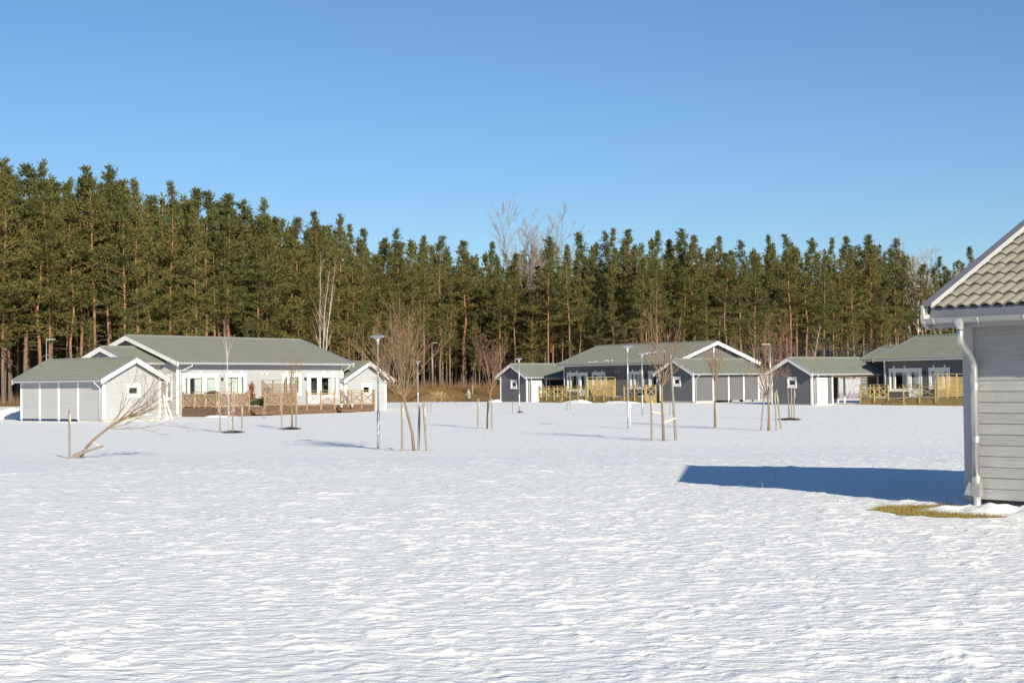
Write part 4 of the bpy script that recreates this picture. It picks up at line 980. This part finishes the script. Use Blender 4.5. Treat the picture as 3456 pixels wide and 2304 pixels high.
stake_px(-13.98,74.59,.07,0,1.24,'left stake of the young birch before the brown terrace',.035)
stake_px(-13.25,73.93,.07,0,1.35,'middle stake of the young birch before the brown terrace',.035)
stake_px(-13.05,75.23,.07,0,1.33,'right stake of the young birch before the brown terrace',.035,True)
stake_px(-11.63,78.58,.09,0,1.85,'left stake of the sapling before the terrace screen',.035)
stake_px(-10.94,78.83,.09,.02,1.54,'right stake of the sapling before the terrace screen',.035)
stake_px(-13.38,47.16,.12,-.01,1.47,'lone upright stake beside the toppled sapling',.036,True)
stake_px(-13.62,47.3,.10,1.22,.40,'stake knocked nearly flat under the toppled sapling',.04)
stake_px(-13.55,47.36,.12,.62,.26,'short stake lying at the root of the toppled sapling',.042)
stake_px(-.01,109.4,.2,.02,.81,'thin low stake beside the small-looking lamp post',.03)
stake_px(-16.26,101.7,.19,0,.66,'left tiny stake in the snow before the brown terrace steps',.03); stake_px(-15.94,100.69,.19,-.05,.55,'right tiny stake in the snow before the brown terrace steps',.03)
stake_px(4.16,119.33,.24,0,.68,'left tiny stake before the middle terrace steps',.03); stake_px(4.40,119.23,.24,0,.70,'right tiny stake before the middle terrace steps',.03)
stake_px(9.97,99.2,.19,0,.92,'left thin stake behind the tall leaning stake',.028); stake_px(10.15,99.15,.19,.06,.83,'right thin stake behind the tall leaning stake',.028)
stake_px(-6.35,116.4,.22,0,.84,'left low stake near the distant lamp post',.03); stake_px(-6.1,116.4,.22,.02,.72,'right low stake near the distant lamp post',.03)
e = empty('tie_bars', (5.24,58.98,.04)); tag(e, 'two wooden tie bars holding the sapling before the middle house', 'tie bar')
bar('tie_bar', e, M['strap'], (.0,-.05,1.12), (.47,-.1,1.02), .03, .06); bar('tie_bar', e, M['strap'], (.44,-.1,.70), (.92,-.02,.86), .03, .06)
bar('tie_bar', empty('tie_strap', (-13.18,47.40,.1)), M['strap'], (.40,0,.55), (.78,-.02,.28), .02, .03)
tag(bpy.data.objects['tie_strap'], 'pale strap from the toppled sapling to its flattened stake', 'strap')
for (x, y, a, lb) in ((-13.3,74.3,.55,'dark mulch ring round the young birch'),(-11.2,78.8,.55,'dark mulch ring round the sapling before the terrace screen'),(15.35,86.5,.75,'dark mulch ring round the thin sapling at the right shed'),(.55,113.4,.35,'small dark mulch spot at the foot of the small-looking lamp post')):
    mb = MB(); n = 22; rnd = random.Random(int(x*9)); mb.v.append((x, y, gzs(x, y)+.13))
    for i in range(n): t = 2*math.pi*i/n; q = a*(.75+.45*rnd.random()); mb.v.append((x+q*math.cos(t), y+q*math.sin(t)*1.3, gzs(x, y)+.045))
    mb.f = [(0, 1+i, 1+(i+1) % n) for i in range(n)]
    tag(mb.build('mulch_ring', M['mulch'], smooth=True), lb, 'mulch')
heap('soil_mound', (-8.6,172.0,0), .5, (3.2,1.6), .95, 14, 'brown soil mound behind the snow edge with pale dry grass', 'mound', mat=simple('soil', (.13,.085,.04), .95, .35, 3.0, bmp=.4))
rs = np.random.RandomState(15); n = 420; gx = -7.9+rs.randn(n)*.6; gy = 171.2+rs.randn(n)*.4
o = blades('straw_clump', np.stack([gx, gy, gz(gx, gy)+.85*np.clip(1-((gx+8.6)/3.0)**2,0,1)*np.clip(1-((gy-172)/1.6)**2,0,1)-.05], -1), M['straw'], .55, .05, 4, lean=1.3); tag(o, 'clump of pale dry grass on the soil mound', 'grass', kind='stuff')

# ------------------------------------------------------------------ forest
def pine(seed, H, cs, wid, dens=1.0, blade=.40, bark=True):
    """returns (trunk mesh, crown mesh, dead branch mesh)"""
    rng = random.Random(seed); rs = np.random.RandomState(seed)
    bend = [Vector((rng.gauss(0,.045)*i, rng.gauss(0,.045)*i, H*i/6)) for i in range(7)]; bend[0].x = bend[0].y = 0
    def axis(z):
        f = min(5.999, max(0, z/H*6)); i = int(f); return bend[i].lerp(bend[i+1], f-i)
    r0 = .0074*H
    tr = MB().tube([axis(H*t)+Vector((0,0,-.6 if t == 0 else 0)) for t in (0,.04,.15,.3,.45,.6,.75,.9,1)], [r0*1.35,r0*1.08,r0*.95,r0*.84,r0*.70,r0*.54,r0*.36,r0*.16,.02], 8, cap=False)
    wood = MB(); C = []; D = []
    z = cs*H; span = H-z; ph = [rng.random()*6.28 for _ in range(4)]
    while z < H-.25:
        t = (z-cs*H)/span
        prof = min(1, .5+t*2.0)*(1-t)**.92*1.08
        for b in range(rng.choice((3,4,4,5))):
            if rng.random() > .80 and t < .8: continue
            L = max(.30, wid*prof*(.45+.8*rng.random())); a = rng.random()*2*math.pi; L *= 1+(1-t)*(.36*math.sin(a+ph[0]+z*.35)+.24*math.sin(2*a+ph[1]-z*.9)+.20*math.sin(z*1.7+ph[2])); L = max(.3, L); elev = -.14+1.0*t+rng.gauss(0,.13)
            p = axis(z+rng.gauss(0,.12)); d = Vector((math.cos(a)*math.cos(elev), math.sin(a)*math.cos(elev), math.sin(elev)))
            n = max(2, int(L/.5)); pts = [p]
            for i in range(n): d = (d+Vector((rng.gauss(0,.09),rng.gauss(0,.09),.05+rng.gauss(0,.06)))).normalized(); pts.append(pts[-1]+d*L/n)
            if t < .75: wood.tube(pts, [max(.012,.045*(1-t*.5)*(1-i/(n+.5))) for i in range(n+1)], 3, cap=False)
            m = max(2, int(L*3.1*dens))
            for j in range(m):
                s = .10+.92*(j+rng.random())/m if L > .8 else rng.random(); s = min(.999, s); i = int(s*n); q = pts[i].lerp(pts[i+1], s*n-i)
                off = .15*L*s; C.append(q+Vector((rng.gauss(0,off),rng.gauss(0,off),rng.gauss(0,off*.38)+.05))); D.append(d+Vector((0,0,.55)))
        z += (.50+.30*rng.random())*(1 if t < .8 else .6)
    C.append(axis(H)); D.append(Vector((0,0,1)))
    C = np.array([tuple(c) for c in C]); D = np.array([tuple(d) for d in D]); k = 15
    c = np.repeat(C, k, 0)+rs.randn(len(C)*k, 3)*np.array([.17,.17,.085]); d = np.repeat(D, k, 0)*.70+rs.randn(len(c), 3)*np.array([.8,.8,.55]); d /= np.linalg.norm(d, axis=1)[:,None]
    s = np.cross(d, rs.randn(len(c), 3)); s /= np.linalg.norm(s, axis=1)[:,None]; L = blade*(.55+.7*rs.rand(len(c), 1)); w = L*.115
    co = np.stack([c, c+d*L*.55+s*w, c+d*L, c+d*L*.55-s*w], 1).reshape(-1, 3)
    dead = MB(); zz = .14*H
    while zz < cs*H:
        if rng.random() < .75:
            a = rng.random()*2*math.pi; L = .4+1.7*rng.random()*(zz/(cs*H)); p = axis(zz); d = Vector((math.cos(a),math.sin(a),.25-.5*rng.random()))
            dead.tube([p, p+d*L*.5, p+d*L+Vector((0,0,-.18*L))], [.022,.015,.007], 3, cap=False)
        zz += .45
    return tr.mesh('trunk', M['pine_bark'], True), tri_mesh('crown', co, 4, M['needles']), wood.mesh('boughs', M['pine_bark']), dead.mesh('dead_branches', M['dead_twig'])
VAR = [pine(100+i, 22.0, cs, w, dn) for i, (cs, w, dn) in enumerate(((.33,4.7,.95),(.25,5.2,.9),(.44,4.2,.95),(.31,3.7,1.05),(.46,5.2,.9),(.22,4.6,.95),(.38,3.2,1.05),(.50,4.6,.9)))]
YOUNG = [pine(200+i, 9.0, .12, 2.1, 1.1, .34) for i in range(3)]
rnd_t = random.Random(5)
def put_tree(kind, x, y, h, rz, label, group, young=False, name='pine_tree'):
    tr, cr, wd, dd = (YOUNG if young else VAR)[kind]; h0 = 9.0 if young else 22.0
    e = empty(name, (x, y, gzs(x, y)-.05), rz, h/h0); tag(e, label, 'pine tree' if name == 'pine_tree' else 'tree', group)
    q = rnd_t.uniform(.8, 1.32); e.scale = (e.scale[0]*q, e.scale[1]*q, e.scale[2]); e.rotation_euler = (rnd_t.gauss(0,.016), rnd_t.gauss(0,.016), rz)
    link('trunk', tr, e); c = link('crown', cr, e); link('boughs', wd, c, 'stuff')
    if not young: link('dead_branches', dd, e, 'stuff')
    return e
FX, CX, HY = 5265.6, 1728.0, 1299.6             # to turn a bearing and a skyline height into metres
def sky_h(px, top, y):                           # tree height needed to reach a skyline level from its ground
    x = (px-CX)/FX*y; return x, ZC+(HY-.010*(px-CX)-top)/FX*y-gzs(x, y)
PG = 'pines of the forest behind the houses'
heroes = [(12,538,0,'tallest pine at the left edge of the forest'),(88,556,3,'pointed pine second from the forest left edge'),(172,546,1,'tall pine with open top above the far left shed'),
 (272,598,4,'lower pine beside the open-topped one at left'),(322,566,2,'leaning-topped pine above the pale house left gable'),(376,564,0,'broad pine above the pale house ridge start'),(470,606,5,'narrow pine beside the broad one over pale house'),
 (574,612,1,'full pine with forked top over the pale house roof'),(662,640,3,'dark pine over the pale house roof'),(694,646,2,'slim pine over the pale house roof middle'),(768,656,4,'pointed pine over the young birch'),
 (832,676,0,'pine with pale gaps over the pale house middle'),(890,672,1,'wide pine over the pale house ridge end'),(998,734,5,'thin pine left of the three-stemmed birch'),(1078,718,2,'pine directly behind the three-stemmed birch'),
 (1140,726,0,'first pine right of the three-stemmed birch'),(1182,760,6,'slim pine above the pale roof right end'),(1234,774,3,'pine with bare orange trunk above the right pale shed'),(1352,774,1,'tall pine above the tallest lamp post'),
 (1430,798,4,'pine behind the big sapling crown'),(1484,800,2,'twin-topped pine right of the big sapling crown'),(1562,816,7,'pine above the walking person'),(1660,818,3,'pine left of the tall bare aspens'),(1836,800,0,'full pine in front of the tall bare aspens'),
 (1962,786,5,'pine above the left end of the middle house roof'),(2040,780,1,'bushy pine above the middle house roof'),(2072,776,6,'pointed pine above the middle house roof'),(2152,778,2,'cone-shaped pine above the two neighbouring lamp posts'),
 (2236,782,4,'pine above the sapling with tall broken stake'),(2284,772,0,'highest pine above the middle house right half'),(2340,796,3,'rounded pine above the middle house gable'),(2428,800,7,'pine above the right slope of the white gable'),
 (2500,812,1,'pine above the boarded carport roof end'),(2602,794,5,'tall pine above the sapling with splayed stakes'),(2672,792,2,'pine with spread top above the right dark shed'),(2742,804,0,'pine above the white shed door at right'),
 (2812,806,6,'slim pine above the right carport'),(2862,800,3,'pine left of the right house roof'),(2942,794,4,'broad dark pine above the right house annex roof'),(3022,806,1,'pine above the right house roof left part'),(3184,868,2,'thin pine right of the pale birches'),(3276,834,5,'dark pine meeting the near roof edge')]
rnd = random.Random(77); prof_x = [h[0] for h in heroes]; prof_y = [h[1] for h in heroes]
used = []; labels = set()
def ok(x, y, r): 
    for (a, b) in used:
        if (a-x)**2+(b-y)**2 < r*r: return False
    return True
for i, (px, top, k, lab) in enumerate(heroes):
    a = (px-CX)/FX; y = float(tree_line(a))+rnd.uniform(1, 9); x, h = sky_h(px, top, y)
    put_tree(k, x, y, h, rnd.random()*6.28, lab, PG); used.append((x, y))
cnt = len(heroes); rear = []
zone = lambda px: 'left' if px < 1000 else 'middle' if px < 2000 else 'right'
for row, (d0, d1, step) in enumerate(((-1,3,62),(4,9,44),(10,16,26),(17,25,27),(26,36,27),(37,50,27),(51,66,26),(67,84,24),(85,100,22))):
    px = -420+rnd.random()*30
    while px < 3900:
        px += step*(.5+rnd.random()); a = (px-CX)/FX; y = float(tree_line(a))+rnd.uniform(d0, d1)
        base = float(np.interp(px, prof_x, prof_y)); top = base+rnd.choice((38,60,90,130,180,240))+rnd.uniform(-10,14)
        x, h = sky_h(px, top, y); h = min(h, 25.5)
        if 2920 < px < 3060 or 1640 < px < 1700: pass
        if not ok(x, y, 1.3): continue
        used.append((x, y))
        if row < 5 and cnt < 292 and -120 < px < 3330:
            lab = None
            if row < 2:
                hn = min(heroes, key=lambda q: abs(q[0]-px)); sd = 'left' if px < hn[0] else 'right'
                for form in ('%s pine %s of the %s', '%s pine farther %s of the %s', '%s pine farthest %s of the %s'):
                    c_ = form % (('front','inner')[row], sd, hn[3])
                    if c_ not in labels: lab = c_; labels.add(c_); break
            put_tree(rnd.randrange(8), x, y, h, rnd.random()*6.28, lab or 'pine standing among others in the %s part of the forest, %s' % (zone(px), ('at its front edge','just behind its front edge','a few rows in','deeper inside','deep inside')[row]), 'pines in the %s part of the forest, row %d' % (zone(px), row+1)); cnt += 1
        else: rear.append((x, y, h, rnd.randrange(8), rnd.random()*6.28))
# everything behind reads as one dark mass
def rear_forest():
    rs = np.random.RandomState(9); T = []; Cc = []
    low = []
    for tr, cr, wd, dd in VAR:
        co = np.empty(len(cr.vertices)*3); cr.vertices.foreach_get('co', co); co = co.reshape(-1, 4, 3)
        pick = rs.rand(len(co)) < .11; c = co[pick]; m = c.mean(1, keepdims=True); low.append(m+(c-m)*2.3)
    tb = MB()
    for (x, y, h, k, rz) in rear:
        s = h/22.0; cs, sn = math.cos(rz), math.sin(rz); q = low[k].reshape(-1, 3)*s; z0 = gzs(x, y)
        Cc.append(np.stack([x+q[:,0]*cs-q[:,1]*sn, y+q[:,0]*sn+q[:,1]*cs, z0+q[:,2]], -1))
        if y-float(tree_line(x/y)) > 48:              # the deepest ranks carry foliage down to the ground
            w = q.copy().reshape(-1, 4, 3); w[:,:,2] = (w[:,:,2]-q[:,2].min())*.52; w[:,:,:2] *= 1.25; w = w.reshape(-1, 3)
            Cc.append(np.stack([x+w[:,0]*sn-w[:,1]*cs, y+w[:,0]*cs+w[:,1]*sn, z0+w[:,2]], -1))
        tb.tube([(x,y,z0-.4),(x,y,z0+h*.5),(x,y,z0+h)], [.16*s,.12*s,.02], 5, cap=False)
    e = empty('far_forest', (0, 215, 0)); tag(e, 'dark mass of pines filling the depth of the forest', 'forest', kind='stuff')
    f = link('far_crowns', tri_mesh('far_crowns', np.concatenate(Cc), 4, M['needles']), e, 'stuff'); f.location = (0,-215,0)
    t = tb.build('far_trunks', M['pine_bark'], e, 'stuff'); t.location = (0,-215,0)
rear_forest()
YG = 'young pines at the forest edge'
for j, (px, dy, top, lab) in enumerate(((300,-5,1085,'low bushy pine left of the pale house ridge'),(432,-6,1050,'bushy young pine behind the pale house left gable'),(640,-6,1040,'bushy young pine behind the middle of the pale house roof'),(830,-5,1075,'young pine behind the pale house roof, left of the birch'),(1010,-4,1010,'wide young pine left of the three-stemmed birch'),(1160,-3,1090,'low young pine right of the three-stemmed birch'),(1930,-2,1150,'young pine at the left end of the middle roof'),(2100,-3,1110,'young pine behind the middle house ridge'),(2480,-2,1120,'young pine right of the white gable'),(2880,-3,1090,'young pine behind the right shed roof'),(3000,-3,1080,'young pine behind the right house annex'))):
    y = float(tree_line((px-CX)/FX))+dy; x, h = sky_h(px, top, y); put_tree(j % 3, x, y, max(4, h), j*1.3, lab, YG, young=True)
# bare broadleaved trees
def bare_tree(name, x, y, stems, h, seed, label, bark, twig, fan=.35, kn=6, rmin=.012, r0=.16, sub=2, group='bare broadleaved trees at the forest', bl=.26):
    rng = random.Random(seed); e = empty(name, (x, y, gzs(x, y)-.1)); tag(e, label, 'tree', group); tr = MB(); br = MB(); tw = MB()
    for s in range(stems):
        a = 2*math.pi*s/stems+rng.random(); d = Vector((math.cos(a)*fan*.35, math.sin(a)*fan*.2, 1)).normalized(); H = h*(.8+.2*rng.random()); pts = [Vector((math.cos(a)*.15, math.sin(a)*.15, 0))]
        for i in range(8): d = (d+Vector((rng.gauss(0,.035),rng.gauss(0,.035),.03))).normalized(); pts.append(pts[-1]+d*H/8)
        rad = [r0*(1-.93*i/8) for i in range(9)]; tr.tube(pts, rad, 7, cap=False)
        for j in range(22):
            t = .32+.66*(j+rng.random())/22; i = min(7, int(t*8)); q = pts[i].lerp(pts[i+1], t*8-i); b = rng.random()*6.28
            sprout(br, q, (math.cos(b)*fan*1.6, math.sin(b)*fan*1.6, 1.0), H*bl*(1.25-t)*(.6+.7*rng.random()), rad[i]*.45, rng, sub, .0, .08, 4, 5, kn, .5, .42, rmin, .2, tw)
    tr.build('trunk', bark, e, smooth=True); br.build('branches', bark, e, 'stuff'); tw.build('twigs', twig, e, 'stuff'); return e
AL = M['pale_twig']
x, h = sky_h(1758, 692, 252.); bare_tree('aspen', x, 252., 2, h*1.0, 41, 'tall bare aspen rising above the pines in the middle', AL, AL, .34, 6, .017, .24, bl=.42)
x, h = sky_h(1812, 705, 254.); bare_tree('aspen', x, 254., 2, h*1.08, 42, 'second tall bare aspen just right of the first', AL, AL, .32, 6, .017, .22, bl=.42)
x, h = sky_h(1868, 752, 256.); bare_tree('aspen', x, 256., 2, h*1.12, 43, 'smaller bare aspen at the right of the tall pair', AL, AL, .34, 6, .016, .18, bl=.40)
x, h = sky_h(1085, 826, 181.); bare_tree('birch', x, 181., 3, h, 44, 'three-stemmed white birch in front of the pines', M['birch'], M['red_twig'], .17, 4, .007, .085, sub=2, bl=.20)
x, h = sky_h(3090, 790, 240.); bare_tree('birch', x, 240., 3, h, 45, 'pale birch with feathery top left of the near roof', M['birch'], AL, .42, 6, .015, .16, bl=.36)
x, h = sky_h(3140, 800, 242.); bare_tree('birch', x, 242., 2, h, 46, 'second pale birch right beside the feathery one', M['birch'], AL, .42, 6, .015, .15, bl=.36)
x, h = sky_h(3205, 850, 238.); bare_tree('birch', x, 238., 3, h, 47, 'lower many-stemmed birch next to the near roof slope', M['birch'], M['pale_twig'], .4, 5, .012, .12)
x, h = sky_h(2737, 1050, 214.); bare_tree('birch', x, 214., 1, h, 48, 'thin white birch trunk behind the right dark shed roof', M['birch'], M['red_twig'], .3, 4, .008, .11, sub=1)
x, h = sky_h(2620, 1030, 190.); bare_tree('alder', x, 190., 3, h, 49, 'reddish bare tree behind the gap between the dark sheds', M['red_twig'], M['red_twig'], .5, 6, .010, .09)
x, h = sky_h(1335, 1000, 205.); bare_tree('alder', x, 205., 4, h, 50, 'brown bare thicket tree right of the pale shed', M['twig'], M['twig'], .7, 6, .010, .07)
x, h = sky_h(1655, 1090, 214.); bare_tree('alder', x, 214., 4, h, 51, 'reddish bare tree at the left of the middle shed', M['red_twig'], M['red_twig'], .6, 6, .009, .06)
x, h = sky_h(1590, 1170, 219.); bare_tree('dead_stump', x, 219., 1, 5.4, 52, 'pale broken trunk standing above the walking person', AL, AL, .1, 1, .012, .17, sub=0)
# undergrowth: thin stems along the forest edge and on the snowy bank at the right
rs = np.random.RandomState(19); n = 5200; a = -.34+rs.rand(n)*.66; d = -3+np.abs(rs.randn(n))*7; y = tree_line(a)+d; x = a*y
o = blades('undergrowth', np.stack([x, y, gz(x, y)-.1], -1), M['twig'], 1.25, .05, 6, lean=.8); tag(o, 'brown brushwood along the foot of the forest', 'undergrowth', kind='stuff')
n = 2600; a = .14+rs.rand(n)*.14; y = 158+rs.rand(n)*58; x = a*y
o = blades('bank_brush', np.stack([x, y, gz(x, y)-.1], -1), M['red_twig'], .9, .035, 7, lean=.9); tag(o, 'reddish twigs poking through the snowy bank behind the right sheds', 'undergrowth', kind='stuff')
n = 7000; a = -.14+rs.rand(n)*.15; y = 190+rs.rand(n)*45; x = a*y
o = blades('slope_grass', np.stack([x, y, gz(x, y)-.05], -1), M['brown_grass'], .22, .06, 8, lean=1.5); tag(o, 'withered grass covering the brown slope', 'grass', kind='stuff')
rs = np.random.RandomState(23); n = 160; a = rs.choice([-.13,-.05,.02,.10,.16], n)+rs.randn(n)*.02; y = rs.choice([24,31,48,70,95], n)+rs.randn(n)*2; x = a*y
o = blades('dry_stalks', np.stack([x, y, gz(x, y)-.02], -1), M['straw'], .16, .008, 9, lean=.5); tag(o, 'few dry stalks poking out of the open snow', 'grass', kind='stuff')
# snow left on the middle roof
mb = MB(); rnd = random.Random(8); k_ = RISE/(HD/2+OV)
for (cx, cy) in ((10.6,1.6),(11.3,1.9),(12.3,2.2),(7.4,-.1),(5.2,-.3)):
    for j in range(5):
        x_, y_ = cx+rnd.gauss(0,.45), cy+rnd.gauss(0,.12); w_, d_ = .12+.25*rnd.random(), .05+.06*rnd.random(); z_ = EV+k_*(y_+OV)+.085
        n = len(mb.v); mb.v += [(x_-w_,y_,z_),(x_,y_-d_,z_-k_*d_),(x_+w_,y_,z_),(x_,y_+d_,z_+k_*d_),(x_,y_,z_+.05)]; mb.f += [(n,n+1,n+4),(n+1,n+2,n+4),(n+2,n+3,n+4),(n+3,n,n+4)]
o = mb.build('roof_snow', M['snow']); o.location = OM; o.rotation_euler.z = -YM; tag(o, 'thin leftover streaks of snow on the middle house roof', 'snow', kind='stuff')
